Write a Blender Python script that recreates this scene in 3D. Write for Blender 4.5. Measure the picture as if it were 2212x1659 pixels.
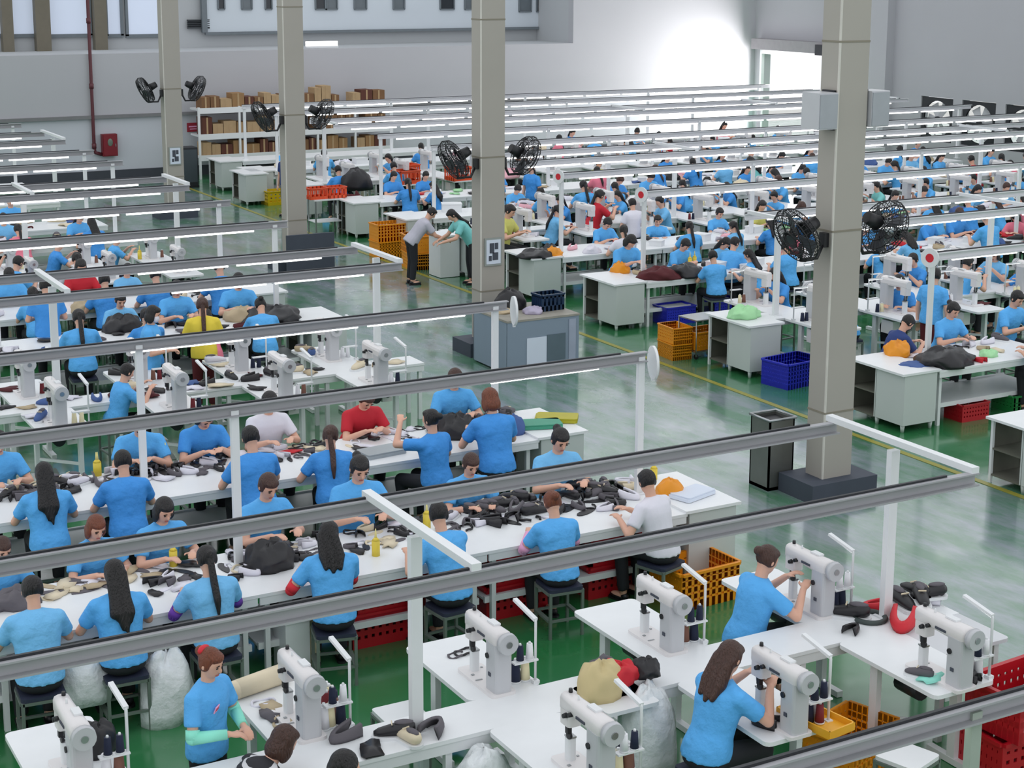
import bpy, math, random
from mathutils import Vector as V, Matrix as M4, Euler, Quaternion
random.seed(7)
PI = math.pi
sc = bpy.context.scene
for o in list(bpy.data.objects): bpy.data.objects.remove(o)
COL = sc.collection

# ------------------------------------------------------------------ camera
FPX, PITCH, ROLL, YAW, CX, CY, CAMZ = 3551.4, .1930, .0037, .50835, 1106.0, 620.3, 6.0
_f = V((math.sin(YAW), math.cos(YAW), 0)); _r = V((math.cos(YAW), -math.sin(YAW), 0)); _u = V((0, 0, 1))
_f2 = _f * math.cos(PITCH) - _u * math.sin(PITCH); _u2 = _u * math.cos(PITCH) + _f * math.sin(PITCH)
_r3 = _r * math.cos(ROLL) + _u2 * math.sin(ROLL); _u3 = _u2 * math.cos(ROLL) - _r * math.sin(ROLL)
cd = bpy.data.cameras.new('camera'); cam = bpy.data.objects.new('camera', cd); COL.objects.link(cam)
cam.matrix_world = M4(((_r3.x, _u3.x, -_f2.x, 0), (_r3.y, _u3.y, -_f2.y, 0), (_r3.z, _u3.z, -_f2.z, CAMZ), (0, 0, 0, 1)))
cd.sensor_fit = 'HORIZONTAL'; cd.sensor_width = 36; cd.lens = FPX / 2212 * 36
cd.shift_y = -(829.5 - CY) / 2212
cd.clip_start = .1; cd.clip_end = 300
sc.camera = cam

def at(px, py, z):
    """point of height z seen at photo pixel (px, py)"""
    d = _r3 * ((px - CX) / FPX) - _u3 * ((py - CY) / FPX) + _f2
    t = (z - CAMZ) / d.z
    return V((d.x * t, d.y * t, z))

# ------------------------------------------------------------------ world, sun-less overcast daylight, exposure
w = bpy.data.worlds.new('World'); sc.world = w; w.use_nodes = True
bg = w.node_tree.nodes['Background']; bg.inputs[0].default_value = (.93, .965, 1, 1); bg.inputs[1].default_value = 1.0
sc.view_settings.view_transform = 'Standard'; sc.view_settings.look = 'None'
sc.view_settings.gamma = 1; sc.view_settings.use_curve_mapping = False
sc.view_settings.exposure = 0.12
sc.cycles.max_bounces = 5; sc.cycles.diffuse_bounces = 3; sc.cycles.glossy_bounces = 2; sc.cycles.transmission_bounces = 3
sc.cycles.transparent_max_bounces = 4; sc.cycles.caustics_reflective = False; sc.cycles.caustics_refractive = False
def area(name, loc, rot, sx, sy, power, color=(1, 1, 1)):
    l = bpy.data.lights.new(name, 'AREA'); l.shape = 'RECTANGLE'; l.size = sx; l.size_y = sy; l.energy = power; l.color = color
    o = bpy.data.objects.new(name, l); o.location = loc; o.rotation_euler = rot; COL.objects.link(o); return o
# daylight that pours in through the open roller door in the far corner
area('door_daylight', (35.05, 43.75, 1.75), (0, PI / 2, 0), 3.2, 3.2, 820, (1, .955, .96))

# ------------------------------------------------------------------ materials
MATS = {}
def lin(c):
    c = c / 255
    return c / 12.92 if c <= .04045 else ((c + .055) / 1.055) ** 2.4
def mat(name, rgb, rough=.55, metal=0, var=.10, scale=6, emit=0, bump=0, spec=.5, alpha=1, trans=0):
    if name in MATS: return MATS[name]
    m = bpy.data.materials.new(name); m.use_nodes = True; nt = m.node_tree; N = nt.nodes; b = N['Principled BSDF']
    c = [lin(v) for v in rgb]
    b.inputs['Roughness'].default_value = rough; b.inputs['Metallic'].default_value = metal
    b.inputs['Specular IOR Level'].default_value = spec
    if var:
        tc = N.new('ShaderNodeTexCoord'); no = N.new('ShaderNodeTexNoise'); no.inputs['Scale'].default_value = scale
        no.inputs['Detail'].default_value = 2
        mx = N.new('ShaderNodeMix'); mx.data_type = 'RGBA'
        nt.links.new(tc.outputs['Object'], no.inputs['Vector']); nt.links.new(no.outputs[0], mx.inputs[0])
        mx.inputs[6].default_value = [max(0, v * (1 - var)) for v in c] + [1]; mx.inputs[7].default_value = [min(1, v * (1 + var)) for v in c] + [1]
        nt.links.new(mx.outputs[2], b.inputs['Base Color'])
        if bump:
            bp = N.new('ShaderNodeBump'); bp.inputs['Strength'].default_value = bump; bp.inputs['Distance'].default_value = .03; no.inputs['Detail'].default_value = 4
            nt.links.new(no.outputs[0], bp.inputs['Height']); nt.links.new(bp.outputs[0], b.inputs['Normal'])
    else: b.inputs['Base Color'].default_value = c + [1]
    if emit:
        b.inputs['Emission Color'].default_value = c + [1]; b.inputs['Emission Strength'].default_value = emit
    if trans: b.inputs['Transmission Weight'].default_value = trans
    if alpha < 1: b.inputs['Alpha'].default_value = alpha
    MATS[name] = m; return m

WHITE = mat('white_laminate', (232, 234, 236), .35, var=.03)
WHITE2 = mat('white_paint_metal', (226, 228, 230), .4, var=.03)
CREAMY = mat('machine_enamel', (226, 222, 222), .3, var=.03)
MACHGREY = mat('machine_grey', (192, 193, 197), .35, var=.04)
STEEL = mat('brushed_steel', (175, 178, 180), .3, metal=.9, var=.08)
DARKSTEEL = mat('dark_steel', (48, 50, 54), .45, metal=.4)
BLACKP = mat('black_plastic', (26, 26, 30), .45)
BEAMG = mat('grey_channel_paint', (162, 162, 166), .5, var=.07, scale=3)
STOOLG = mat('green_grey_tube', (112, 124, 116), .4, metal=.2)
SEATD = mat('navy_seat', (40, 46, 66), .6)
COLB = mat('beige_column_paint', (168, 163, 155), .65, var=.05, scale=1.5)
PLINTH = mat('slate_plinth', (66, 72, 84), .7, var=.12)
CABG = mat('cabinet_grey_white', (196, 202, 200), .45, var=.03, scale=2)
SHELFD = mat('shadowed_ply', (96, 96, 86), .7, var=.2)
ORANGE = mat('orange_plastic', (232, 148, 22), .4, var=.08)
BLUEP = mat('blue_plastic', (38, 44, 188), .35, var=.08)
NAVYP = mat('navy_plastic', (22, 48, 78), .4)
REDP = mat('red_plastic', (178, 20, 34), .4, var=.12)
REDO = mat('orange_red_plastic', (226, 82, 40), .4)
GREENP = mat('green_plastic', (30, 128, 62), .4)
YELLOW = mat('yellow_plastic', (232, 206, 70), .4)
SKIN = mat('skin', (222, 172, 148), .5, var=.06, scale=12)
SHIRTS = {'blue': mat('blue_cotton', (90, 176, 242), .8, var=.07, scale=8, bump=1.0),
          'deep': mat('royal_blue_cotton', (66, 150, 228), .8, var=.08, scale=8, bump=1.0),
          'pale': mat('light_blue_cotton', (118, 190, 240), .8, var=.06, scale=8, bump=1.0),
          'white': mat('white_cotton', (226, 224, 234), .8, var=.04, bump=.3),
          'red': mat('red_cotton', (196, 34, 50), .8), 'yellow': mat('yellow_cotton', (232, 208, 70), .8),
          'mint': mat('mint_cotton', (128, 206, 204), .8), 'pink': mat('pink_cotton', (238, 128, 150), .8),
          'lime': mat('lime_cotton', (206, 204, 110), .8), 'navy': mat('navy_cotton', (40, 62, 120), .8),
          'striped': None, 'grey': mat('grey_cotton', (186, 184, 196), .8)}
def striped():
    m = mat('striped_knit', (40, 40, 44), .8, var=0); nt = m.node_tree; N = nt.nodes; tc = N.new('ShaderNodeTexCoord'); wv = N.new('ShaderNodeTexWave'); wv.bands_direction = 'Z'; wv.inputs['Scale'].default_value = 7.5
    r = N.new('ShaderNodeValToRGB'); r.color_ramp.interpolation = 'CONSTANT'; r.color_ramp.elements[0].color = (.02, .02, .025, 1); r.color_ramp.elements[1].color = (.62, .62, .64, 1); r.color_ramp.elements[1].position = .72
    nt.links.new(tc.outputs['Object'], wv.inputs['Vector']); nt.links.new(wv.outputs[0], r.inputs[0]); nt.links.new(r.outputs[0], N['Principled BSDF'].inputs['Base Color']); return m
SHIRTS['striped'] = striped()
TROUS = {'black': mat('black_trousers', (28, 30, 36), .8), 'maroon': mat('maroon_trousers', (96, 28, 36), .8), 'navy': mat('navy_trousers', (32, 40, 62), .8)}
def hairmat(n, c):
    m = mat(n, c, .4, var=.5, scale=1, bump=.8); nt = m.node_tree; tc = next(x for x in nt.nodes if x.type == 'TEX_COORD'); no = next(x for x in nt.nodes if x.type == 'TEX_NOISE')
    mp = nt.nodes.new('ShaderNodeMapping'); mp.inputs['Scale'].default_value = (95, 95, 7); nt.links.new(tc.outputs['Object'], mp.inputs['Vector']); nt.links.new(mp.outputs[0], no.inputs['Vector']); return m
HAIRS = {'black': hairmat('black_hair', (30, 27, 28)), 'brown': hairmat('brown_hair', (74, 48, 40)), 'auburn': hairmat('auburn_hair', (122, 66, 44))}
LAMP = mat('tube_glow', (255, 255, 252), .4, var=0, emit=3.5)
LIP = mat('lips', (168, 92, 88), .5); EYE = mat('eye_dark', (34, 26, 24), .3)
CREAM = mat('cream_leather', (222, 208, 180), .6, var=.1); TAN = mat('tan_mesh', (186, 168, 138), .7)
BLACKL = mat('black_leather', (30, 29, 33), .42, var=.25, scale=18); GREYL = mat('grey_suede', (96, 92, 98), .8)
MAROON = mat('maroon_cloth', (84, 26, 32), .8); PINKF = mat('pink_cloth', (236, 178, 190), .8); GREENF = mat('light_green_cloth', (168, 222, 168), .8)
REDF = mat('red_cloth', (206, 34, 48), .6); BLUEF = mat('blue_cloth', (70, 96, 150), .8); PURPLE = mat('purple_sleeve', (116, 66, 176), .8)
PINKS = mat('pink_sleeve', (236, 168, 206), .8); MINTS = mat('mint_sleeve', (150, 240, 216), .8); REDS = mat('red_sleeve', (222, 48, 62), .8)
BAGW = mat('white_plastic_film', (224, 228, 230), .25, var=.05, bump=.6, scale=14)
BAGC = mat('clear_plastic_film', (226, 230, 236), .15, var=.05, bump=.6, scale=14, alpha=.55)
CARTON = [mat('carton_a', (150, 116, 78), .8, var=.15), mat('carton_b', (122, 88, 58), .8, var=.15), mat('carton_c', (176, 148, 112), .8, var=.15), mat('carton_d', (92, 52, 40), .8, var=.15)]
THREAD = [mat('thread_cream', (236, 226, 186), .8), mat('thread_navy', (28, 36, 62), .8), mat('thread_maroon', (116, 36, 44), .8), mat('thread_white', (238, 238, 242), .8), mat('thread_brown', (128, 88, 74), .8)]
PAPER = mat('paper', (214, 222, 236), .8, var=.02); INK = mat('ink', (72, 76, 88), .8, var=0)
DESKM = mat('blue_grey_metal', (134, 148, 164), .45, var=.05, scale=2)

# ------------------------------------------------------------------ mesh builder
class MB:
    def __init__(s): s.v = []; s.f = []; s.m = []; s.mats = []; s.cur = 0; s.sm = []
    def use(s, m):
        if m not in s.mats: s.mats.append(m)
        s.cur = s.mats.index(m); return s
    def add(s, vs, fs, smooth=False):
        b = len(s.v); s.v += [tuple(p) for p in vs]
        for f in fs: s.f.append([b + i for i in f]); s.m.append(s.cur); s.sm.append(smooth)
        return s
    def box(s, c, d, rot=None):
        x, y, z = d[0] / 2, d[1] / 2, d[2] / 2
        p = [V((i * x, j * y, k * z)) for k in (-1, 1) for j in (-1, 1) for i in (-1, 1)]
        if rot: R = Euler(rot).to_matrix(); p = [R @ q for q in p]
        c = V(c)
        return s.add([q + c for q in p], [(0, 2, 3, 1), (4, 5, 7, 6), (0, 1, 5, 4), (2, 6, 7, 3), (0, 4, 6, 2), (1, 3, 7, 5)])
    def bar(s, a, b, wx, wy=None, up=(0, 0, 1)):
        a = V(a); b = V(b); wy = wy or wx; d = (b - a).normalized(); up = V(up)
        if abs(d.dot(up)) > .98: up = V((0, 1, 0))
        l = d.cross(up).normalized() * (wx / 2); n = l.cross(d).normalized() * (wy / 2)
        p = [q + i * l + j * n for q in (a, b) for j in (-1, 1) for i in (-1, 1)]
        return s.add(p, [(0, 2, 3, 1), (4, 5, 7, 6), (0, 1, 5, 4), (2, 6, 7, 3), (0, 4, 6, 2), (1, 3, 7, 5)])
    def cone(s, a, b, r0, r1, n=10, smooth=True):
        a = V(a); b = V(b); d = (b - a).normalized(); q = d.to_track_quat('Z', 'Y')
        p = []
        for c, r in ((a, r0), (b, r1)):
            for i in range(n): p.append(c + q @ V((r * math.cos(2 * PI * i / n), r * math.sin(2 * PI * i / n), 0)))
        s.add(p, [(i, (i + 1) % n, n + (i + 1) % n, n + i) for i in range(n)], smooth)
        k = len(s.v) - 2 * n
        s.f.append([k + i for i in range(n - 1, -1, -1)]); s.f.append([k + n + i for i in range(n)]); s.m += [s.cur] * 2; s.sm += [False] * 2
        return s
    def ell(s, c, r, rot=None, n=12, k=8):
        R = rot if rot is not None else M4.Identity(3); c = V(c); p = [V((0, 0, -r[2]))]
        for j in range(1, k):
            t = PI * j / k - PI / 2
            for i in range(n): p.append(V((r[0] * math.cos(t) * math.cos(2 * PI * i / n), r[1] * math.cos(t) * math.sin(2 * PI * i / n), r[2] * math.sin(t))))
        p.append(V((0, 0, r[2]))); f = []
        for i in range(n):
            f.append((0, 1 + (i + 1) % n, 1 + i)); e = 1 + (k - 2) * n; f.append((e + i, e + (i + 1) % n, len(p) - 1))
            for j in range(k - 2):
                a = 1 + j * n; f.append((a + i, a + (i + 1) % n, a + n + (i + 1) % n, a + n + i))
        return s.add([R @ q + c for q in p], f, True)
    def cap(s, a, b, r0, r1, n=10):
        s.cone(a, b, r0, r1, n); s.ell(a, (r0,) * 3, None, n, 6); return s.ell(b, (r1,) * 3, None, n, 6)
    def loft(s, rings, smooth=True):
        n = len(rings[0]); p = [q for r in rings for q in r]; f = []
        for j in range(len(rings) - 1):
            for i in range(n): f.append((j * n + i, j * n + (i + 1) % n, (j + 1) * n + (i + 1) % n, (j + 1) * n + i))
        f.append(tuple(range(n - 1, -1, -1))); f.append(tuple((len(rings) - 1) * n + i for i in range(n)))
        return s.add(p, f, smooth)
    def prism(s, poly, z0, z1):
        n = len(poly)
        p = [(x, y, z0) for x, y in poly] + [(x, y, z1) for x, y in poly]
        f = [(i, (i + 1) % n, n + (i + 1) % n, n + i) for i in range(n)] + [tuple(range(n - 1, -1, -1)), tuple(range(n, 2 * n))]
        return s.add(p, f)
    def tube(s, pts, r, n=6, closed=False):
        pts = [V(p) for p in pts]; rings = []; L = len(pts)
        for i, p in enumerate(pts):
            if closed: d = pts[(i + 1) % L] - pts[i - 1]
            else: d = pts[min(i + 1, L - 1)] - pts[max(i - 1, 0)]
            q = d.normalized().to_track_quat('Z', 'Y')
            rings.append([p + q @ V((r * math.cos(2 * PI * k / n), r * math.sin(2 * PI * k / n), 0)) for k in range(n)])
        if closed:
            b = [q for g in rings for q in g]
            return s.add(b, [(j * n + i, j * n + (i + 1) % n, ((j + 1) % L) * n + (i + 1) % n, ((j + 1) % L) * n + i) for j in range(L) for i in range(n)], True)
        return s.loft(rings)
    def mesh(s, name):
        me = bpy.data.meshes.new(name); me.from_pydata(s.v, [], s.f)
        for m in s.mats: me.materials.append(m)
        me.polygons.foreach_set('material_index', s.m); me.polygons.foreach_set('use_smooth', s.sm)
        me.update(); return me

def rrect(w, d, r=.04, n=4):
    out = []
    for cx, cy, a0 in ((w / 2 - r, d / 2 - r, 0), (-w / 2 + r, d / 2 - r, 90), (-w / 2 + r, -d / 2 + r, 180), (w / 2 - r, -d / 2 + r, 270)):
        for i in range(n): a = math.radians(a0 + 90 * i / (n - 1)); out.append((cx + r * math.cos(a), cy + r * math.sin(a)))
    return out

# ------------------------------------------------------------------ scene tree
def new(name, me, parent=None, loc=None, rot=None, kind=None, label=None):
    o = bpy.data.objects.new(name, me); COL.objects.link(o)
    if parent is not None: o.parent = parent
    if loc is not None: o.location = loc
    if rot is not None: o.rotation_euler = rot
    if kind: o['kind'] = kind
    if label: o['label'] = label
    return o
def setmat(o, i, m):
    s = o.material_slots[i]; s.link = 'OBJECT'; s.material = m
# a template is (name, mesh or None, [ (part name, mesh, loc, rot, [sub parts], label) ])
def P(name, mb, loc=None, rot=None, subs=(), label=None):
    return (name, mb.mesh(name) if isinstance(mb, MB) else mb, loc, rot, subs, label)
def inst(t, loc, rz=0, label=None, cat=None, group=None, scale=1, override=None):
    name, me, parts = t
    root = new(name, me, None, loc, (0, 0, rz)); root.scale = (scale,) * 3
    if label: root['label'] = label
    if cat: root['category'] = cat
    if group: root['group'] = group
    for p in parts:
        o = new(p[0], p[1], root, p[2], p[3], label=p[5])
        for q in p[4]: new(q[0], q[1], o, q[2], q[3])
        if override and p[0] in override: setmat(o, 0, override[p[0]])
    if override and 'self' in override: setmat(root, 0, override['self'])
    return root
def thing(name, loc, label, cat, group=None, rz=0):
    return inst((name, None, []), loc, rz, label, cat, group)
def struct(name, mb, parent=None):
    return new(name, mb.mesh(name), parent, kind=None if parent else 'structure')
ORD = ['first', 'second', 'third', 'fourth', 'fifth', 'sixth', 'seventh', 'eighth', 'ninth', 'tenth', 'eleventh', 'twelfth', 'thirteenth', 'fourteenth', 'fifteenth',
       'sixteenth', 'seventeenth', 'eighteenth', 'nineteenth', 'twentieth']
TENS = {20: 'twenty', 30: 'thirty', 40: 'forty', 50: 'fifty', 60: 'sixty', 70: 'seventy', 80: 'eighty', 90: 'ninety'}
def ordn(i):
    if i < 20: return ORD[i]
    t, u = (i + 1) // 10 * 10, (i + 1) % 10
    if u == 0: return TENS[t][:-1] + 'ieth'
    return TENS[t] + '-' + ORD[u - 1]
REG = []   # (object, description, where): numbered from the aisle outward once everything stands
def reg(o, desc, where): REG.append((o, desc, where)); return o
def number_labels():
    by = {}
    for o, d, wh in REG: by.setdefault((d, wh), []).append(o)
    for (d, wh), os_ in by.items():
        os_.sort(key=lambda o: (abs(o.location.x - 12), o.location.y, o.location.z))
        for i, o in enumerate(os_):
            o['label'] = f'{d} {wh}' if len(os_) == 1 else f'{d}, {ordn(i)} from the aisle {wh}'
# ------------------------------------------------------------------ room
YW, XR, TOP = 46.0, 35.2, 9.0
def floor_mat():
    m = bpy.data.materials.new('green_epoxy_floor'); m.use_nodes = True; nt = m.node_tree; N = nt.nodes; L = nt.links; b = N['Principled BSDF']
    tc = N.new('ShaderNodeTexCoord')
    n1 = N.new('ShaderNodeTexNoise'); n1.inputs['Scale'].default_value = .55; n1.inputs['Detail'].default_value = 5
    n2 = N.new('ShaderNodeTexNoise'); n2.inputs['Scale'].default_value = 3.0; n2.inputs['Detail'].default_value = 6
    L.new(tc.outputs['Object'], n1.inputs['Vector']); L.new(tc.outputs['Object'], n2.inputs['Vector'])
    cr = N.new('ShaderNodeValToRGB'); cr.color_ramp.elements[0].position = .35; cr.color_ramp.elements[1].position = .7
    cr.color_ramp.elements[0].color = (lin(40), lin(112), lin(62), 1); cr.color_ramp.elements[1].color = (lin(66), lin(128), lin(86), 1)
    L.new(n1.outputs[0], cr.inputs[0])
    sx = N.new('ShaderNodeSeparateXYZ'); L.new(tc.outputs['Object'], sx.inputs[0])
    def ramp(a, c):
        q = N.new('ShaderNodeMapRange'); q.interpolation_type = 'SMOOTHSTEP'; q.inputs[1].default_value = a; q.inputs[2].default_value = c; L.new(sx.outputs['X'], q.inputs[0]); return q.outputs[0]
    def mth(op, x, y):
        q = N.new('ShaderNodeMath'); q.operation = op
        for i, k in enumerate((x, y)):
            if isinstance(k, (int, float)): q.inputs[i].default_value = k
            else: L.new(k, q.inputs[i])
        q.use_clamp = True; return q.outputs[0]
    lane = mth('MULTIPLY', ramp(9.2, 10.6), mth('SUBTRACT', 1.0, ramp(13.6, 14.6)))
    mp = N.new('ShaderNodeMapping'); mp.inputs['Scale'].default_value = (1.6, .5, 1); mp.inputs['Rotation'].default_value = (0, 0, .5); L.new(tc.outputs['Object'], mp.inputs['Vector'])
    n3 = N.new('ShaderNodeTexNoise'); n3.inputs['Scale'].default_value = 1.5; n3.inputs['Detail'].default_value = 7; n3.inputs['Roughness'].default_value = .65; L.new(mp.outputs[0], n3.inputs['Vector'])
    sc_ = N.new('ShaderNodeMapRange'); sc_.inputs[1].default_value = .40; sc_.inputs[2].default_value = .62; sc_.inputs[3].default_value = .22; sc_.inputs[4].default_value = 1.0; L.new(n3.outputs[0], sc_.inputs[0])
    wear_sheen = mth('MULTIPLY', lane, sc_.outputs[0])  # aisle wear plus bright reflected streaks, both painted into the base colour
    mx = N.new('ShaderNodeMix'); mx.data_type = 'RGBA'; L.new(wear_sheen, mx.inputs[0]); L.new(cr.outputs[0], mx.inputs[6]); mx.inputs[7].default_value = (lin(136), lin(147), lin(154), 1); L.new(mx.outputs[2], b.inputs['Base Color'])
    rr = N.new('ShaderNodeMapRange'); rr.inputs[1].default_value = .35; rr.inputs[2].default_value = .7; rr.inputs[3].default_value = .10; rr.inputs[4].default_value = .30
    L.new(n2.outputs[0], rr.inputs[0]); L.new(rr.outputs[0], b.inputs['Roughness'])
    bp = N.new('ShaderNodeBump'); bp.inputs['Strength'].default_value = .12; bp.inputs['Distance'].default_value = .02
    L.new(n2.outputs[0], bp.inputs['Height']); L.new(bp.outputs[0], b.inputs['Normal'])
    b.inputs['Specular IOR Level'].default_value = .6; b.inputs['Coat Weight'].default_value = .5; b.inputs['Coat Roughness'].default_value = .1; b.inputs['Coat IOR'].default_value = 1.5
    return m
WALLU = mat('grey_white_plaster', (182, 182, 187), .85, var=.03, scale=.6); WALLL = mat('white_wall_panel', (196, 199, 207), .7, var=.02, scale=.6)
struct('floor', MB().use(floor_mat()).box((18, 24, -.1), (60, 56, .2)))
ym = MB().use(mat('yellow_floor_paint', (150, 146, 62), .35, var=.25, scale=5)); ym.box((14.0, 24.5, .004), (.09, 42, .004)); struct('trim_5', ym)
RX1, RZ = 27.86, 3.55                     # recess of the upper storey in the back wall
wb = MB().use(WALLU)
wb.box((14.5, YW + .15, (1.78 + RZ) / 2), (41.4, .3, RZ - 1.78)); wb.box(((RX1 + XR) / 2, YW + .15, (RZ + TOP) / 2), (XR - RX1, .3, TOP - RZ))
wb.use(WALLL).box((14.5, YW + .15, .89), (41.4, .3, 1.78))
struct('wall_back', wb)
rec = MB().use(mat('recess_plaster', (184, 187, 190), .85, var=.03, scale=.8))
rec.box(((RX1 - 6.2) / 2, YW + 1.5, RZ - .1), (RX1 + 6.2, 2.4, .2)); rec.box((RX1 + .15, YW + 1.4, (RZ + TOP) / 2), (.3, 2.2, TOP - RZ))
rec.box(((RX1 - 6.2) / 2, YW + 2.55, (RZ + TOP) / 2), (RX1 + 6.2, .3, TOP - RZ)); struct('wall_upper', rec)
struct('trim_1', MB().use(mat('grey_ledge', (122, 122, 124), .8)).box((10.5, YW - .04, 1.80), (33, .14, .09)))
struct('baseboard_back', MB().use(mat('dark_skirting', (62, 66, 74), .7)).box((14.5, YW - .02, .14), (41.4, .05, .28)))
# glazed office front of the upper storey, seen above the recess sill
def upW(px, py): # on the plane of the office front
    d = _r3 * ((px - CX) / FPX) - _u3 * ((py - CY) / FPX) + _f2; t = (YW + 2.38) / d.y; return V((d.x * t, d.y * t, CAMZ + d.z * t))
GLASSL = mat('frosted_lit_pane', (196, 206, 224), .3, var=.04, scale=.5, emit=.32); FRB = mat('brown_mullion', (112, 106, 92), .6); FRG = mat('grey_mullion', (110, 118, 124), .5)
wn = 1
for x0, x1 in ((-30, 8), (22, 76), (104, 194), (232, 262), (276, 362)):
    a = upW(x0, 80); b = upW(x1, 80); z0 = upW((x0 + x1) / 2, 77).z
    f = MB().use(FRG); cx = (a.x + b.x) / 2; wd = b.x - a.x; y = YW + 2.36
    for zz in (z0, 7.5): f.box((cx, y, zz), (wd + .12, .1, .1))
    for xx in (a.x - .02, b.x + .02): f.box((xx, y, (z0 + 7.5) / 2), (.08, .1, 7.5 - z0))
    r = struct(f'window_{wn}', f); wn += 1
    new('pane', MB().use(GLASSL).box((cx, y + .02, (z0 + 7.5) / 2), (wd, .03, 7.5 - z0 - .05)).mesh('pane'), r)
for i, (px, wpx) in enumerate(((12, 22), (88, 30), (212, 26))):
    a = upW(px, 60); struct('trim_2' if i == 0 else f'trim_2.{i:03d}', MB().use(FRB).box((a.x, YW + 2.2, (RZ + 7.5) / 2), (wpx / 72, .3, 7.5 - RZ)))
pw = MB().use(mat('pale_office_wall', (206, 214, 222), .6, var=.05, scale=.4)); a = upW(440, 70); b = upW(1236, 70)
pw.box(((a.x + b.x) / 2, YW + 2.33, (a.z + 7.6) / 2), (b.x - a.x, .12, 7.6 - a.z)); struct('wall_office', pw)
struct('trim_3', MB().use(FRG).box((a.x - .02, YW + 2.25, (a.z + 7.5) / 2), (.16, .14, 7.5 - a.z)).box(((a.x + b.x) / 2, YW + 2.24, a.z - .03), (b.x - a.x, .1, .08)))
for i, (px, wpx, dk) in enumerate(((475, 14, 1), (530, 22, 0), (577, 14, 1), (690, 24, 1), (712, 26, 0), (775, 26, 0), (858, 24, 0), (962, 30, 1), (1008, 16, 0), (1130, 26, 0), (1172, 34, 1), (1205, 18, 0))):
    a = upW(px - wpx / 2, 18); b = upW(px + wpx / 2, 18); fr = MB().use(FRG); cx = (a.x + b.x) / 2; wd = b.x - a.x; zb = upW(px, 20 if px < 1100 else 25).z; y = YW + 2.25
    for xx in (a.x, b.x): fr.box((xx, y, zb + .7), (.04, .06, 1.4))
    for zz in (zb, zb + 1.4): fr.box((cx, y, zz), (wd, .06, .04))
    r = struct(f'window_{wn}', fr); wn += 1
    new('pane', MB().use(mat('dark_glass', (46, 50, 56), .15) if dk else mat('dim_glass', (104, 112, 118), .2)).box((cx, y + .02, zb + .7), (wd, .02, 1.36)).mesh('pane'), r)
v = MB().use(mat('louvre_grey', (70, 74, 78), .6)); a = upW(403, 52); b = upW(450, 52)
vt = thing('wall_vent', ((a.x + b.x) / 2, YW + 2.3, a.z), 'dark louvred vent on the office front above the recess sill', 'vent')
new('frame', MB().use(mat('louvre_grey', (70, 74, 78))).box((0, 0, .12), (b.x - a.x, .1, .03)).box((0, 0, -.12), (b.x - a.x, .1, .03)).mesh('frame'), vt)
for k in range(4): new('slat', MB().use(mat('louvre_grey', (70, 74, 78))).box((0, 0, -.08 + k * .055), (b.x - a.x, .09, .02), (.5, 0, 0)).mesh('slat'), vt)
# batten lamp on the recess edge
def wallp(px, py, Y=YW):
    d = _r3 * ((px - CX) / FPX) - _u3 * ((py - CY) / FPX) + _f2; t = Y / d.y; return V((d.x * t, Y, CAMZ + d.z * t))
a = wallp(668, 96); b = wallp(738, 96)
bl = thing('batten_lamp', ((a.x + b.x) / 2, YW + .3, RZ + .12), 'lit white lamp on the sill of the upper recess, between two columns', 'lamp')
new('housing', MB().use(WHITE2).box((0, 0, -.08), (b.x - a.x, .12, .06)).mesh('housing'), bl)
new('diffuser', MB().use(mat('soft_glow', (255, 250, 246), .5, var=0, emit=1.2)).box((0, 0, .02), (b.x - a.x - .04, .1, .14)).mesh('diffuser'), bl)
# right wall with roller door and square fan openings
OPEN = [(42.0, 45.5, 0, 3.3)] + [(36.35 - 1.72 * k, 37.7 - 1.72 * k, .85, 2.18) for k in range(6)]
wr = MB().use(WALLU); edges = [45.99]
ys = sorted(OPEN, key=lambda o: -o[1]); cur = YW
for y0, y1, z0, z1 in ys:
    if cur > y1: wr.box((XR + .15, (cur + y1) / 2, TOP / 2), (.3, cur - y1, TOP))
    wr.box((XR + .15, (y0 + y1) / 2, (z1 + TOP) / 2), (.3, y1 - y0, TOP - z1))
    if z0 > 0: wr.box((XR + .15, (y0 + y1) / 2, z0 / 2), (.3, y1 - y0, z0))
    cur = y0
wr.box((XR + .15, (cur + 18) / 2, TOP / 2), (.3, cur - 18, TOP)); struct('wall_right', wr)
struct('trim_4', MB().use(WALLU).box((XR - .16, 40.5, TOP / 2), (.32, 3.0, TOP)))
dr = MB().use(WHITE2)
for yy in (42.0, 45.5): dr.box((XR - .06, yy, 1.65), (.12, .1, 3.3))
dd = struct('door_1', dr)
new('shutter_box', MB().use(mat('shutter_box_grey', (150, 146, 150), .6)).box((XR - .2, 43.75, 3.42), (.4, 3.9, .36)).mesh('shutter_box'), dd)
new('shutter_motor', MB().use(DARKSTEEL).box((XR - .25, 42.0, 3.36), (.4, .5, .34)).mesh('shutter_motor'), dd)
new('shutter_slat', MB().use(WHITE2).box((XR - .1, 43.75, 3.18), (.04, 3.4, .2)).mesh('shutter_slat'), dd)
new('floor', MB().use(mat('pale_yard_concrete', (214, 212, 206), .8)).box((XR + 15.3, 36, -.12), (30, 40, .2)).mesh('floor'), kind='structure')
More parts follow.
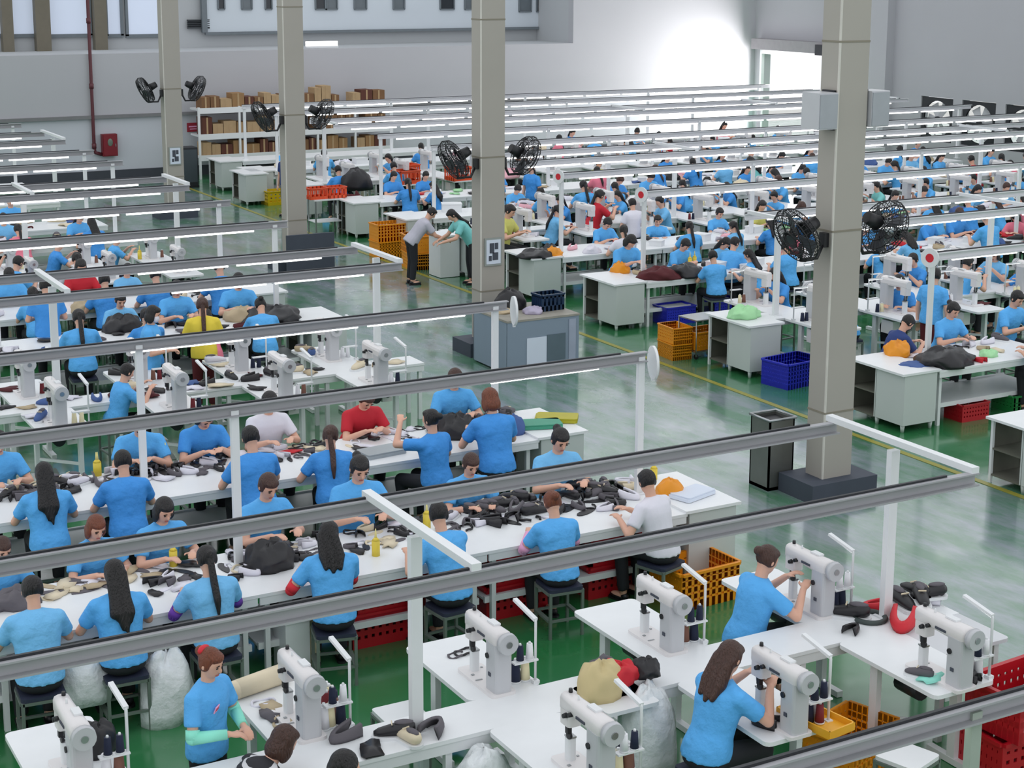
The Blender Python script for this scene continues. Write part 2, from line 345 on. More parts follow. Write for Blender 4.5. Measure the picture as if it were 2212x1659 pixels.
def exhaust_fan(y, z, k):
    t = thing('exhaust_fan', (XR + .02, y, z), f'square exhaust fan in the wall, {ordn(k)} from the corner with the roller door', 'fan', 'exhaust fans in the end wall')
    f = MB().use(DARKSTEEL); s = .65
    n = 24                                            # square plate with a round mouth
    ring = [(0, .56 * math.cos(2 * PI * i / n), .56 * math.sin(2 * PI * i / n)) for i in range(n)]
    sq = []
    for i in range(n):
        c, q = math.cos(2 * PI * i / n), math.sin(2 * PI * i / n); m = s / max(abs(c), abs(q)); sq.append((0, c * m, q * m))
    for dx in (0, .05): f.add([(dx, p[1], p[2]) for p in ring + sq], [(i, (i + 1) % n, n + (i + 1) % n, n + i) for i in range(n)])
    new('frame', f.mesh('frame'), t)
    b = MB().use(MACHGREY); b.add([(0, .06, -.05), (.04, .5, -.14), (.1, .5, .14), (.03, .06, .06), (.01, .06, -.05), (.05, .5, -.14), (.11, .5, .14), (.04, .06, .06)], [(0, 1, 2, 3), (7, 6, 5, 4), (0, 4, 5, 1), (1, 5, 6, 2), (2, 6, 7, 3)]); me = b.mesh('blade')
    for i in range(6): new('blade', me, t, (.05, 0, 0), (i * PI / 3, 0, 0))
    new('hub', MB().use(DARKSTEEL).cone((-.02, 0, 0), (.14, 0, 0), .09, .09, 12).mesh('hub'), t)
    new('motor_bar', MB().use(DARKSTEEL).box((-.02, 0, 0), (.05, 1.12, .06)).mesh('motor_bar'), t)
for k in range(6): exhaust_fan(37.02 - 1.72 * k, 1.515, k)
# columns along the aisle
def column(x, y, k, notice):
    t = new('column', MB().use(COLB).box((0, 0, TOP / 2), (.42, .3, TOP)).mesh('column'), None, (x, y, 0), kind='structure')
    for z in (1.0, 3.1, 5.2, 7.3): new('joint_band', MB().use(mat('dark_joint_line', (136, 130, 116), .8)).box((0, 0, z), (.43, .31, .022)).mesh('joint_band'), t)  # column seams, in a darker tone of their own
    new('plinth', MB().use(PLINTH).box((0, 0, .11), (.95, .62, .22)).mesh('plinth'), t)
    new('corner_strip', MB().use(mat('pale_column_edge', (206, 202, 194), .6)).box((-.203, -.143, TOP / 2), (.02, .02, TOP)).mesh('corner_strip'), t)
    if notice:
        n = inst(('notice_board', None, [P('frame', MB().use(mat('notice_frame', (150, 156, 152), .5)).box((0, 0, 0), (.3, .02, .44))), P('sheet', MB().use(PAPER).box((0, -.012, 0), (.25, .008, .38))),
            P('print', MB().use(INK).box((-.03, -.018, .06), (.08, .004, .16)).box((.05, -.018, .09), (.06, .004, .1)).box((.03, -.018, -.07), (.1, .004, .12)).box((-.06, -.018, -.1), (.05, .004, .08)))]),
            (x, y - .165, notice), 0, f'framed white notice with dark print on the {ordn(k)} column of the aisle', 'notice', 'notices on the columns')
COLS = [(12.15, 14.24), (12.05, 22.4), (12.05, 30.6), (12.05, 38.4)]
for k, (x, y) in enumerate(COLS): column(x, y, k, (None, 1.62, None, 1.5)[k])
# column fans
def ringpts(r, z, n=20): return [(r * math.cos(2 * PI * i / n), r * math.sin(2 * PI * i / n), z) for i in range(n)]
cg = MB().use(BLACKP)
for r, z in ((.33, 0), (.30, .07), (.30, -.07), (.2, .09), (.2, -.09), (.1, .1), (.1, -.1)): cg.tube(ringpts(r, z), .008, 4, True)
for i in range(40):
    a = 2 * PI * i / 40; c, s = math.cos(a), math.sin(a)
    for sg in (1, -1): cg.tube([(.06 * c, .06 * s, .1 * sg), (.2 * c, .2 * s, .09 * sg), (.30 * c, .30 * s, .07 * sg), (.33 * c, .33 * s, 0)], .0045, 3)
CAGE = cg.mesh('cage')
bd = MB().use(mat('fan_blade_grey', (70, 74, 80), .4)); bd.add([(.04, -.03, 0), (.28, -.1, .03), (.29, .1, -.03), (.04, .03, -.01), (.04, -.03, .006), (.28, -.1, .036), (.29, .1, -.024), (.04, .03, -.004)], [(0, 3, 2, 1), (4, 5, 6, 7), (0, 1, 5, 4), (1, 2, 6, 5), (2, 3, 7, 6)])
BLADE = bd.mesh('blade')
FANMOT = MB().use(BLACKP).cone((0, 0, -.12), (0, 0, -.3), .09, .07, 12).mesh('motor')
def column_fan(cx, cy, z, side, k):
    t = thing('column_fan', (cx + side * .215, cy - .05, z), f'black caged fan on the {"right" if side > 0 else "left"} side of the {ordn(k)} aisle column', 'fan', 'fans on the columns')
    new('bracket', MB().use(BLACKP).box((side * .03, 0, 0), (.06, .1, .16)).tube([(side * .05, 0, -.06), (side * .12, 0, -.2), (side * .34, 0, -.2), (side * .36, 0, -.02)], .022, 6).mesh('bracket'), t)
    h = new('head', FANMOT, t, (side * .42, 0, .08), (0, side * 2.03, 0))
    new('cage', CAGE, h)
    for i in range(3): new('blade', BLADE, h, None, (0, 0, i * 2 * PI / 3))
for k, (x, y) in enumerate(COLS):
    for s in (-1, 1): column_fan(x, y, 3.0, s, k)
for s in (-1, 1):
    t = inst(('electrical_box', None, [P('case', MB().use(MACHGREY).box((0, 0, 0), (.26, .3, .4))), P('lid', MB().use(mat('box_lid_grey', (160, 164, 170), .4)).box((0, -.155, 0), (.24, .015, .37))), P('mounting_rail', MB().use(DARKSTEEL).box((-s * .14, .02, 0), (.03, .2, .44)))]),
        (12.15 + s * .37, 14.2, 4.45), 0, f'grey metal box fixed high on the {"right" if s > 0 else "left"} side of the first aisle column', 'electrical box')
# red fire hose cabinet and its riser pipe
a = wallp(236, 313, YW - .12)
inst(('fire_hose_cabinet', None, [P('case', MB().use(mat('fire_red', (120, 18, 34), .45)).box((0, 0, 0), (.42, .2, .62))), P('door', MB().use(mat('fire_red', (120, 18, 34))).box((0, -.11, 0), (.38, .02, .56))),
    P('sight_glass', MB().use(mat('greenish_glass', (104, 116, 104), .2)).ell((0, -.12, .08), (.075, .015, .11))), P('handle', MB().use(STEEL).box((.15, -.13, 0), (.02, .02, .08)))]), a, 0, 'dark red fire hose cabinet with an oval glass on the back wall', 'fire cabinet')
pp = wallp(204, 330, YW - .1)
rp = inst(('riser_pipe', MB().use(mat('red_oxide_pipe', (92, 42, 50), .5)).tube([(0, 0, 8.8), (0, 0, pp.z + .1), (.03, 0, pp.z), (.2, 0, pp.z - .06)], .05, 8).mesh('riser_pipe'),
    [P('coupling', MB().use(mat('red_oxide_pipe', (92, 42, 50))).cone((0, 0, z), (0, 0, z + .14), .065, .065, 8)) for z in (pp.z + .12, 2.6, 4.4)]), (pp.x, YW - .1, 0), 0, 'dark red riser pipe running down the back wall to the fire cabinet', 'pipe')

# ------------------------------------------------------------------ voxel-fused bodies
BL = {}
def blob(name, mb, voxel, ratio=1.0, smooth=3):
    me = mb.mesh(name); o = bpy.data.objects.new('tmp_' + name, me); COL.objects.link(o)
    r = o.modifiers.new('r', 'REMESH'); r.mode = 'VOXEL'; r.voxel_size = voxel; r.use_smooth_shade = True
    if smooth: s = o.modifiers.new('s', 'SMOOTH'); s.factor = .5; s.iterations = smooth
    if ratio < 1: d = o.modifiers.new('d', 'DECIMATE'); d.ratio = ratio
    BL[name] = o
def blobs_done():
    dg = bpy.context.evaluated_depsgraph_get(); out = {}
    for n, o in BL.items():
        me = bpy.data.meshes.new_from_object(o.evaluated_get(dg)); me.name = n.split('|')[0]; out[n] = me
        me.materials.clear(); me.materials.append(o.data.materials[0])
        me.polygons.foreach_set('material_index', [0] * len(me.polygons)); me.polygons.foreach_set('use_smooth', [True] * len(me.polygons)); me.update()
    for o in BL.values(): m = o.data; bpy.data.objects.remove(o); bpy.data.meshes.remove(m)
    BL.clear(); return out

def rotx(a): return M4.Rotation(-a, 3, 'X')      # positive a leans forward (towards +Y)
def ring(c, rx, ry, R, n=14): return [c + R @ V((rx * math.cos(2 * PI * i / n), ry * math.sin(2 * PI * i / n), 0)) for i in range(n)]
POSES = {  # seated, lean, head pitch, head yaw, left wrist, right wrist
 'work': (1, 14, 26, 0, (-.14, .40, .86), (.12, .42, .86)),
 'turn': (1, 16, 22, -18, (-.22, .34, .86), (.03, .43, .87)),
 'bent': (1, 27, 40, 6, (-.10, .47, .86), (.10, .50, .86)),
 'stoop': (1, 56, 8, 0, (-.12, .60, .66), (.12, .60, .66)),
 'raise': (1, 6, 4, 8, (-.16, .36, 1.18), (.18, .32, .90)),
 'sew': (1, 15, 20, 5, (-.10, .42, 1.00), (.12, .44, .97)),
 'stand': (0, 3, 20, 0, (-.10, .26, 1.00), (.09, .27, 1.02)),
 'arms': (0, 4, 6, 12, (-.26, .04, .74), (.26, .06, .74)),
 'lean': (0, 40, 26, 0, (-.12, .62, .86), (.12, .64, .86)),
}
PJ = {}
def pose_geo(k):
    seated, lean, hp, hy, wl, wr_ = POSES[k]
    T = rotx(math.radians(lean)); P0 = V((0, 0, .60 if seated else .86)); up = T @ V((0, 0, 1)); g = {}
    g['T'] = T; g['P'] = P0; g['N'] = P0 + up * .46
    Nk = rotx(math.radians(lean * .6 + hp * .35)); H = M4.Rotation(math.radians(hy), 3, 'Z') @ rotx(math.radians(lean * .5 + hp))
    g['H'] = H; g['Hc'] = g['N'] + Nk @ V((0, .01, .185)); g['S'] = {s: g['N'] + T @ V((s * .17, 0, -.055)) for s in (-1, 1)}
    g['W'] = {-1: V(wl), 1: V(wr_)}; g['E'] = {}
    for s in (-1, 1):
        A, W = g['S'][s], g['W'][s]; d = W - A; L = min(d.length, .525); g['W'][s] = W = A + d.normalized() * L; a, b = .27, .26
        x = (a * a - b * b + L * L) / (2 * L); h = math.sqrt(max(a * a - x * x, 0)); dn = d.normalized(); pole = V((s * .7, -.35, -.8)); pole = (pole - dn * pole.dot(dn)).normalized()
        g['E'][s] = A + dn * x + pole * h
    if seated:
        g['K'] = {s: V((s * .12, .40, .54)) for s in (-1, 1)}; g['A'] = {s: V((s * .11, .36, .09)) for s in (-1, 1)}
    else:
        g['K'] = {s: V((s * .095, .02, .46)) for s in (-1, 1)}; g['A'] = {s: V((s * .1, -.02, .085)) for s in (-1, 1)}
    g['Hip'] = {s: P0 + V((s * .085, 0, -.03)) for s in (-1, 1)}
    PJ[k] = g; return g
TOR = [(-.09, .165, .125), (.02, .165, .122), (.12, .150, .108), (.22, .158, .108), (.32, .178, .116), (.40, .172, .105), (.445, .125, .085), (.475, .075, .07)]
def body_mb(k, fingers):
    g = pose_geo(k); m = MB().use(SKIN); T, N, Hc, H = g['T'], g['N'], g['Hc'], g['H']
    m.loft([ring(g['P'] + T @ V((0, 0, t)), rx * .9, ry * .88, T) for t, rx, ry in TOR])
    m.cone(N - T @ V((0, 0, .04)), Hc - H @ V((0, .015, .04)), .056, .048, 12)
    m.ell(Hc, (.074, .09, .098), H); m.ell(Hc + H @ V((0, .022, -.052)), (.057, .064, .072), H); m.ell(Hc + H @ V((0, .095, -.022)), (.012, .017, .024), H, 8, 6)
    for s in (-1, 1):
        m.ell(Hc + H @ V((s * .076, -.006, -.018)), (.012, .02, .03), H, 8, 6)
        S, E, W = g['S'][s], g['E'][s], g['W'][s]
        m.cap(S, E, .048, .040); m.cap(E, W, .041, .027)
        d = (W - E).normalized(); d = (d + V((0, .25, -.12))).normalized(); l = d.cross(V((0, 0, 1))).normalized(); n = l.cross(d).normalized()
        R = M4((l, d, n)).transposed()
        m.ell(W + d * .05, (.040, .056, .019), R)
        if fingers:
            for q, (off, ln) in enumerate(((-.030, .056), (-.010, .068), (.0105, .064), (.030, .050))):
                b0 = W + d * .088 + l * off; d1 = (d - n * .45).normalized(); b1 = b0 + d1 * ln * .5; d2 = (d - n * 1.3).normalized(); m.cap(b0, b1, .0092, .0085, 8); m.cap(b1, b1 + d2 * ln * .5, .0085, .007, 8)
            tb = W + d * .035 - l * s * .034; t1 = tb + (d * .7 - l * s * .8).normalized() * .034; m.cap(tb, t1, .011, .0095, 8); m.cap(t1, t1 + (d * .9 - l * s * .15 - n * .3).normalized() * .028, .0095, .008, 8)
        else: m.ell(W + d * .11 - n * .012, (.034, .045, .017), R)
        m.cap(g['Hip'][s], g['K'][s], .08, .055); m.cap(g['K'][s], g['A'][s], .052, .036)
        A = g['A'][s]; m.ell(A + V((0, .055, -.045)), (.04, .105, .036))
    return m
def shirt_mb(k):
    g = PJ[k]; m = MB().use(SHIRTS['blue']); T = g['T']
    rings = [ring(g['P'] + T @ V((0, 0, t)), rx * 1.08 + .008, ry * 1.1 + .008, T, 16) for t, rx, ry in TOR]
    if POSES[k][0]: rings[0] = ring(g['P'] + V((0, -.02, -.04)), .196, .166, M4.Identity(3), 16); rings[1] = ring(g['P'] + T @ V((0, -.005, .02)), .19, .16, T, 16)
    m.loft(rings)
    for s in (-1, 1):
        S, E = g['S'][s], g['E'][s]; d = (E - S).normalized()
        m.ell(S, (.068,) * 3); m.cone(S - d * .02, S + d * .19, .068, .066, 14)
        m.cone(g['N'] + T @ V((s * .03, 0, -.03)), S, .075, .065, 12)
    c = g['N'] + T @ V((0, -.005, .015)); m.cone(c - T @ V((0, 0, .05)), c + T @ V((0, .0, .022)), .085, .068, 14)
    return m
def trousers_mb(k):
    g = PJ[k]; m = MB().use(TROUS['black']); m.ell(g['P'] + V((0, -.022, -.06)), (.184, .152, .088))
    if not POSES[k][0]: m = MB().use(TROUS['black']).ell(g['P'] + V((0, -.005, -.045)), (.168, .128, .1))
    for s in (-1, 1):
        m.cap(g['Hip'][s], g['K'][s], .096, .073); A = g['A'][s]; m.cone(g['K'][s], A + V((0, 0, .02)), .072, .058, 12)
    return m
def shoe_mb(k):
    return MB().use(BLACKP).prism([(x, y) for x, y in rrect(.085, .25, .04)], 0, .02).ell((0, .01, .035), (.042, .112, .034)).ell((0, -.06, .05), (.036, .05, .035))
SHOEP = shoe_mb(0).mesh('shoe')
def hair_mb(k, style):
    g = PJ[k]; Hc, H, N, T, P0 = g['Hc'], g['H'], g['N'], g['T'], g['P']; m = MB().use(HAIRS['black'])
    m.ell(Hc + H @ V((0, -.018, .018)), (.086, .092, .094), H); m.ell(Hc + H @ V((0, .03, .062)), (.066, .056, .038), H)
    for s in (-1, 1): m.ell(Hc + H @ V((s * .066, -.012, -.012)), (.02, .05, .05), H)
    back = lambda t, o: P0 + T @ V((0, -o, t))
    if style == 'bun': m.ell(Hc + H @ V((0, -.118, .03)), (.042, .04, .04), H)
    elif style == 'bob':
        m.ell(Hc + H @ V((0, -.04, -.06)), (.088, .062, .085), H)
        for s in (-1, 1): m.ell(Hc + H @ V((s * .072, .004, -.06)), (.022, .05, .075), H)
    elif style in ('ponytail', 'tail'):
        p0 = Hc + H @ V((0, -.105, .01)); m.ell(p0, (.035,) * 3); p1 = N + T @ V((0, -.115, .0)); p2 = back(.32, .155); p3 = back(.20 if style == 'ponytail' else .1, .15)
        m.cap(p0, p1, .026, .034); m.cap(p1, p2, .034, .032); m.cap(p2, p3, .032, .014)
    elif style == 'long':
        for dx, ln in ((-.044, .29), (-.016, .21), (.018, .17), (.046, .26)):
            p0 = Hc + H @ V((dx, -.06, -.02)); p1 = N + T @ V((dx * 1.2, -.095, .0)); p2 = back(.34, .14) + V((dx * 1.45, 0, 0)); p3 = back(ln, .148) + V((dx * 1.1 + .01, 0, 0))
            m.cap(p0, p1, .040, .034); m.cap(p1, p2, .034, .038); m.cap(p2, p3, .036, .012)
    elif style == 'medium':
        m.ell(Hc + H @ V((0, -.04, -.05)), (.086, .06, .08), H)
        for dx, ln in ((-.05, .37), (0, .34), (.05, .36)):
            p0 = Hc + H @ V((dx, -.06, -.03)); p1 = N + T @ V((dx * 1.3, -.09, .0)); p2 = back(ln, .13) + V((dx * 1.2, 0, 0)); m.cap(p0, p1, .042, .046); m.cap(p1, p2, .044, .022)
    return m
STYLES = ('short', 'bun', 'bob', 'ponytail', 'long', 'medium')
for k in POSES:
    blob(f'body|{k}|0', body_mb(k, True), .0085, .16, 3); blob(f'body|{k}|2', body_mb(k, False), .022, .28, 1)
    blob(f'shirt|{k}|0', shirt_mb(k), .014, .3, 4); blob(f'shirt|{k}|2', shirt_mb(k), .03, .35, 2)
    blob(f'trousers|{k}|0', trousers_mb(k), .016, .4, 3); blob(f'trousers|{k}|2', trousers_mb(k), .034, .4, 1)
    for st in STYLES: blob(f'hair|{k}|{st}|0', hair_mb(k, st), .012, .4, 2)
    for st in ('short', 'ponytail', 'long'): blob(f'hair|{k}|{st}|2', hair_mb(k, st), .026, .5, 1)
PM = blobs_done()
def join(name, parts):
    m = MB()
    for me in parts:
        m.use(me.materials[0]); m.add([v.co for v in me.vertices], [list(p.vertices) for p in me.polygons], True)
    return m.mesh(name)
FARP = {(k, st): join('person', [PM[f'shirt|{k}|2'], PM[f'body|{k}|2'], PM[f'trousers|{k}|2'], PM[f'hair|{k}|{st}|2']]) for k in POSES for st in ('short', 'ponytail', 'long')}
def facemesh():
    e = MB().use(EYE).ell((0, 0, 0), (.013, .006, .006), None, 8, 5).mesh('eye'); b = MB().use(EYE).box((0, 0, 0), (.034, .006, .006)).mesh('eyebrow'); l = MB().use(LIP).ell((0, 0, 0), (.021, .008, .008), None, 8, 5).mesh('mouth')
    return e, b, l
EYEM, BROWM, MOUTHM = facemesh()
SLV = {}
def sleeve(k, s):
    if (k, s) not in SLV:
        g = PJ[k]; d = (g['W'][s] - g['E'][s]).normalized(); u = (g['E'][s] - g['S'][s]).normalized()
        m = MB().use(REDS).cone(g['E'][s] - u * .06, g['E'][s] + u * .01, .052, .05, 12); m.ell(g['E'][s], (.05,) * 3); m.cone(g['E'][s], g['W'][s] - d * .01, .05, .036, 12); SLV[(k, s)] = m.mesh('sleeve_cover')
    return SLV[(k, s)]
HT = {}
def person(pose, hair, px=None, py=None, yaw=0, shirt='blue', trous='black', hcol='black', label='', group='workers at the benches', loc=None, lod=0, face=False, mask=False, sleeves=None, band=None, badge=False, scale=1.0, seat=True, by=None, bx=None):
    """yaw 0 faces +Y (away from the camera along the aisle); placed so that the top of the head is seen at (px, py)"""
    g = PJ[pose]; top = g['Hc'] + g['H'] @ V((0, -.012, .108))
    R = M4.Rotation(yaw, 3, 'Z')
    if loc is None:
        for _ in range(8):
            h = at(px, py, top.z * scale); o = R @ V((top.x, top.y, 0)) * scale
            e = (h.y - o.y - by) if by is not None else (h.x - o.x - bx) if bx is not None else 0
            if abs(e) < .01: break
            scale = min(1.12, max(.88, scale + e * (.17 if by is not None else .3) / top.z))
        loc = (h.x - o.x, h.y - o.y, 0)
    if lod >= 2:
        t = new('person', FARP[(pose, hair)], None, loc, (0, 0, yaw)); t['category'] = 'person'
        if shirt != 'blue': setmat(t, 0, SHIRTS[shirt])
        if hcol != 'black': setmat(t, 3, HAIRS[hcol])
        t.scale = (scale,) * 3
    else:
        t = new('person', None, None, loc, (0, 0, yaw)); t['category'] = 'person'; t.scale = (scale,) * 3
        new('body', PM[f'body|{pose}|0'], t)
        o = new('shirt', PM[f'shirt|{pose}|0'], t)
        if shirt != 'blue': setmat(o, 0, SHIRTS[shirt])
        o2 = new('trousers', PM[f'trousers|{pose}|0'], t)
        if trous != 'black': setmat(o2, 0, TROUS[trous])
        [new('shoe', SHOEP, t, (g['A'][s].x, g['A'][s].y + .05, 0)) for s in (-1, 1)]
        hh = new('hair', PM[f'hair|{pose}|{hair}|0'], t)
        if hcol != 'black': setmat(hh, 0, HAIRS[hcol])
        Hc, H = g['Hc'], g['H']; e = H.to_euler()
        if band: new('hair_tie', MB().use(REDF).ell(Hc + H @ V((0, -.09, .055)), (.06, .035, .035), H).mesh('hair_tie'), t)
        if face:
            for s in (-1, 1):
                new('eye', EYEM, t, Hc + H @ V((s * .031, .082, .004)), e); new('eyebrow', BROWM, t, Hc + H @ V((s * .033, .085, .026)), e)
            if not mask: new('mouth', MOUTHM, t, Hc + H @ V((0, .083, -.066)), e)
        if mask: new('face_mask', MB().use(SHIRTS['white']).ell(Hc + H @ V((0, .05, -.05)), (.068, .056, .062), H).mesh('face_mask'), t)
        if sleeves:
            for s in (-1, 1): q = new('sleeve_cover', sleeve(pose, s), t); setmat(q, 0, sleeves)
        if badge:
            T = g['T']; c = g['P'] + T @ V((.07, .136, .33)); new('badge', MB().use(PINKS).box(c, (.07, .008, .05), (-.35, 0, .25)).use(REDS).box(c + V((0, .004, 0)), (.05, .006, .015), (-.35, 0, .25)).mesh('badge'), t)
    if label: t['label'] = label
    t['group'] = group
    if seat and POSES[pose][0] and lod < 2: stool(loc, yaw, label)
    return t
# ------------------------------------------------------------------ furniture templates
def mb(m): return MB().use(m)
TZ = .78
_leg = mb(STOOLG).box((0, 0, .22), (.025, .025, .44)).mesh('leg')
_str = mb(STOOLG); _sfr = mb(STOOLG)
for sx, sy, w, d in ((0, .16, .3, .02), (0, -.16, .3, .02), (.16, 0, .02, .3), (-.16, 0, .02, .3)): _str.box((sx, sy, .17), (w + .02, d + .005, .02)); _sfr.box((sx, sy, .425), (w + .02, d + .005, .025))
STOOL = ('stool', None, [P('seat', mb(SEATD).prism(rrect(.34, .34, .03), .44, .47))] + [('leg', _leg, (x, y, 0), None, (), None) for x in (-.16, .16) for y in (-.16, .16)] + [P('stretcher', _str), P('seat_frame', _sfr)])
def stool(loc, yaw, where, white=False):
    o = inst(STOOL, (loc[0], loc[1], 0), yaw, None, 'stool', 'stools of the workers', override={'seat': WHITE} if white else None)
    return o
# machine table of a sewing station
_tl = mb(WHITE2).box((0, 0, .03), (.06, .5, .05)).box((0, 0, .4), (.05, .08, .7)).box((0, 0, .735), (.05, .5, .03)).mesh('leg')
WING = ('sewing_table', None, [P('tabletop', mb(WHITE).prism(rrect(.6, 1.1, .05), .748, .78), subs=[]), ('leg', _tl, (-.2, .2, 0), None, (), None), ('leg', _tl, (.2, -.25, 0), None, (), None),
    P('stretcher', mb(WHITE2).bar((-.2, .2, .3), (.2, -.25, .3), .03)), P('motor', mb(DARKSTEEL).cone((.0, -.1, .57), (.0, .14, .57), .075, .075, 12).box((.0, .02, .68), (.1, .16, .14))),
    P('control_box', mb(CREAMY).box((.16, .05, .6), (.14, .26, .2)).use(BLACKP).cone((.16, -.085, .6), (.16, -.1, .6), .045, .045, 12)), P('pedal', mb(STEEL).box((-.08, .22, .09), (.24, .2, .02), (.2, 0, 0)))])
# post-bed sewing machine, head towards +Y, hand wheel towards -Y
def rings_y(pts):  # rounded-box rings along Y: (y, cx, cz, w, h)
    return [[V((cx + a, y, cz + b)) for a, b in rrect(w_, h_, min(w_, h_) * .3, 3)] for y, cx, cz, w_, h_ in pts]
_arm = mb(CREAMY).loft(rings_y([(-.235, 0, .385, .10, .10), (-.21, 0, .385, .125, .125), (-.08, 0, .388, .12, .11), (.12, 0, .392, .105, .10), (.235, 0, .388, .10, .12), (.25, 0, .386, .08, .10)]))
_head = mb(CREAMY).prism([(x, y + .19) for x, y in rrect(.095, .115, .02)], .255, .40)
_col = mb(MACHGREY).prism([(x, y - .155) for x, y in rrect(.13, .15, .025)], .02, .36)
_wheel = mb(MACHGREY).cone((0, -.24, .385), (0, -.262, .385), .062, .062, 16).cone((0, -.262, .385), (0, -.30, .385), .075, .07, 18).use(STEEL).cone((0, -.30, .385), (0, -.306, .385), .022, .022, 12)
KN = [mb(BLACKP).cone((-.048, .10, .36), (-.075, .10, .36), .016, .014, 8), mb(BLACKP).cone((-.048, .16, .33), (-.075, .16, .33), .018, .014, 8), mb(BLACKP).cone((-.06, -.12, .26), (-.075, -.12, .26), .02, .02, 8)]
_mk = mb(INK).box((-.062, -.02, .375), (.006, .10, .016)); _mk2 = mb(INK).box((-.068, -.15, .14), (.006, .03, .025))
_need = mb(STEEL).cone((0, .19, .255), (0, .19, .185), .009, .006, 8).cone((-.02, .215, .255), (-.02, .2, .195), .006, .006, 6).use(BLACKP).cone((-.03, .17, .19), (-.012, .17, .19), .024, .024, 12).box((-.03, .165, .235), (.03, .03, .05))
_bed = mb(CREAMY).prism([(x, y + .02) for x, y in rrect(.19, .52, .03)], 0, .022).use(STEEL).box((-.05, .03, .024), (.05, .012, .004)).box((-.05, .12, .024), (.02, .02, .006)).box((.06, .2, .024), (.014, .014, .008))
_post = mb(WHITE2).prism([(x, y + .19) for x, y in rrect(.055, .06, .015)], .02, .165).use(STEEL).box((0, .19, .172), (.05, .06, .012))
_top = mb(WHITE2).cone((0, .1, .435), (0, .1, .47), .008, .006, 6); _tp2 = mb(WHITE2).box((.02, -.05, .45), (.05, .1, .012)); _tp3 = mb(BLACKP).cone((.01, .21, .445), (.01, .21, .47), .014, .012, 8)
MACHP = [P('arm', _arm), P('head', _head), P('column', _col), P('hand_wheel', _wheel), P('knob', KN[0]), P('knob', KN[1]), P('knob', KN[2]), P('nameplate', _mk), P('badge', _mk2), P('needle_bar', _need), P('bed_plate', _bed), P('post', _post), P('thread_guide', _top), P('top_plate', _tp2), P('oil_cap', _tp3)]
MACHINE = ('sewing_machine', None, MACHP)
_allm = MB()
for mm in (_arm, _head, _col, _wheel, KN[0], KN[1], KN[2], _mk, _need, _bed, _post, _top, _tp2):
    for f, mi in zip(mm.f, mm.m):
        _allm.use(mm.mats[mi]); _allm.add([mm.v[i] for i in f], [tuple(range(len(f)))])
MACHINE_FAR = ('sewing_machine', _allm.mesh('sewing_machine'), [])
LAMPT = ('work_lamp', None, [P('pole', mb(WHITE2).tube([(0, 0, 0), (0, 0, .48), (0, .01, .5)], .011, 6).box((0, 0, .012), (.05, .05, .024))), P('lamp_head', mb(WHITE2).bar((0, 0, .495), (-.02, .28, .56), .035, .022).use(mat('led_strip', (255, 255, 255), .4, var=0, emit=1.5)).bar((0, .01, .482), (-.02, .27, .546), .02, .006)),
    P('spool_bracket', mb(WHITE2).box((-.09, 0, .19), (.2, .06, .012)))])
def conemesh(k):
    m = mb(THREAD[k]).cone((0, 0, .01), (0, 0, .125), .03, .022, 10).use(WHITE2).cone((0, 0, 0), (0, 0, .01), .033, .033, 10).cone((0, 0, .125), (0, 0, .14), .012, .008, 8); return m.mesh('thread_cone')
CONES = [conemesh(k) for k in range(5)]; CONEN = ['cream', 'navy', 'maroon', 'white', 'brown']
# long work bench section
def bench_t(L):
    tl = mb(WHITE2).box((0, 0, .36), (.045, .045, .72)).mesh('leg')
    return ('work_bench', None, [P('tabletop', mb(WHITE).box((0, 0, .765), (L, 1.1, .03))), P('apron', mb(WHITE2).box((0, -.535, .715), (L - .02, .02, .07)).box((0, .535, .715), (L - .02, .02, .07))),
        P('lower_shelf', mb(WHITE2).box((0, 0, .26), (L - .06, .8, .02)).box((0, -.41, .26), (L - .06, .03, .06)).box((0, .41, .26), (L - .06, .03, .06)))] +
        [('leg', tl, (x, y, 0), None, (), None) for x in (-L / 2 + .1, L / 2 - .1) for y in (-.45, .45)])
BENCH = bench_t(2.2)
CW, CDp = .74, 1.06
_cl = mb(CABG).cone((0, 0, 0), (0, 0, .1), .022, .034, 6).mesh('leg')
CABINET = ('end_cabinet', None, [P('top', mb(WHITE).box((0, 0, .79), (CW + .04, CDp + .04, .03))), P('front_panel', mb(CABG).box((0, -CDp / 2 + .01, .44), (CW, .02, .68))), P('back_panel', mb(CABG).box((0, CDp / 2 - .01, .44), (CW, .02, .68))),
    P('side_panel', mb(CABG).box((CW / 2 - .01, 0, .44), (.02, CDp - .04, .68))), P('shelf', mb(SHELFD).box((-.01, 0, .11), (CW - .04, CDp - .05, .02)).box((-.01, 0, .44), (CW - .04, CDp - .05, .02)).box((.02, 0, .44), (.02, CDp - .05, .64)))] +
    [('leg', _cl, (x, y, 0), None, (), None) for x in (-CW / 2 + .05, CW / 2 - .05) for y in (-CDp / 2 + .05, CDp / 2 - .05)])
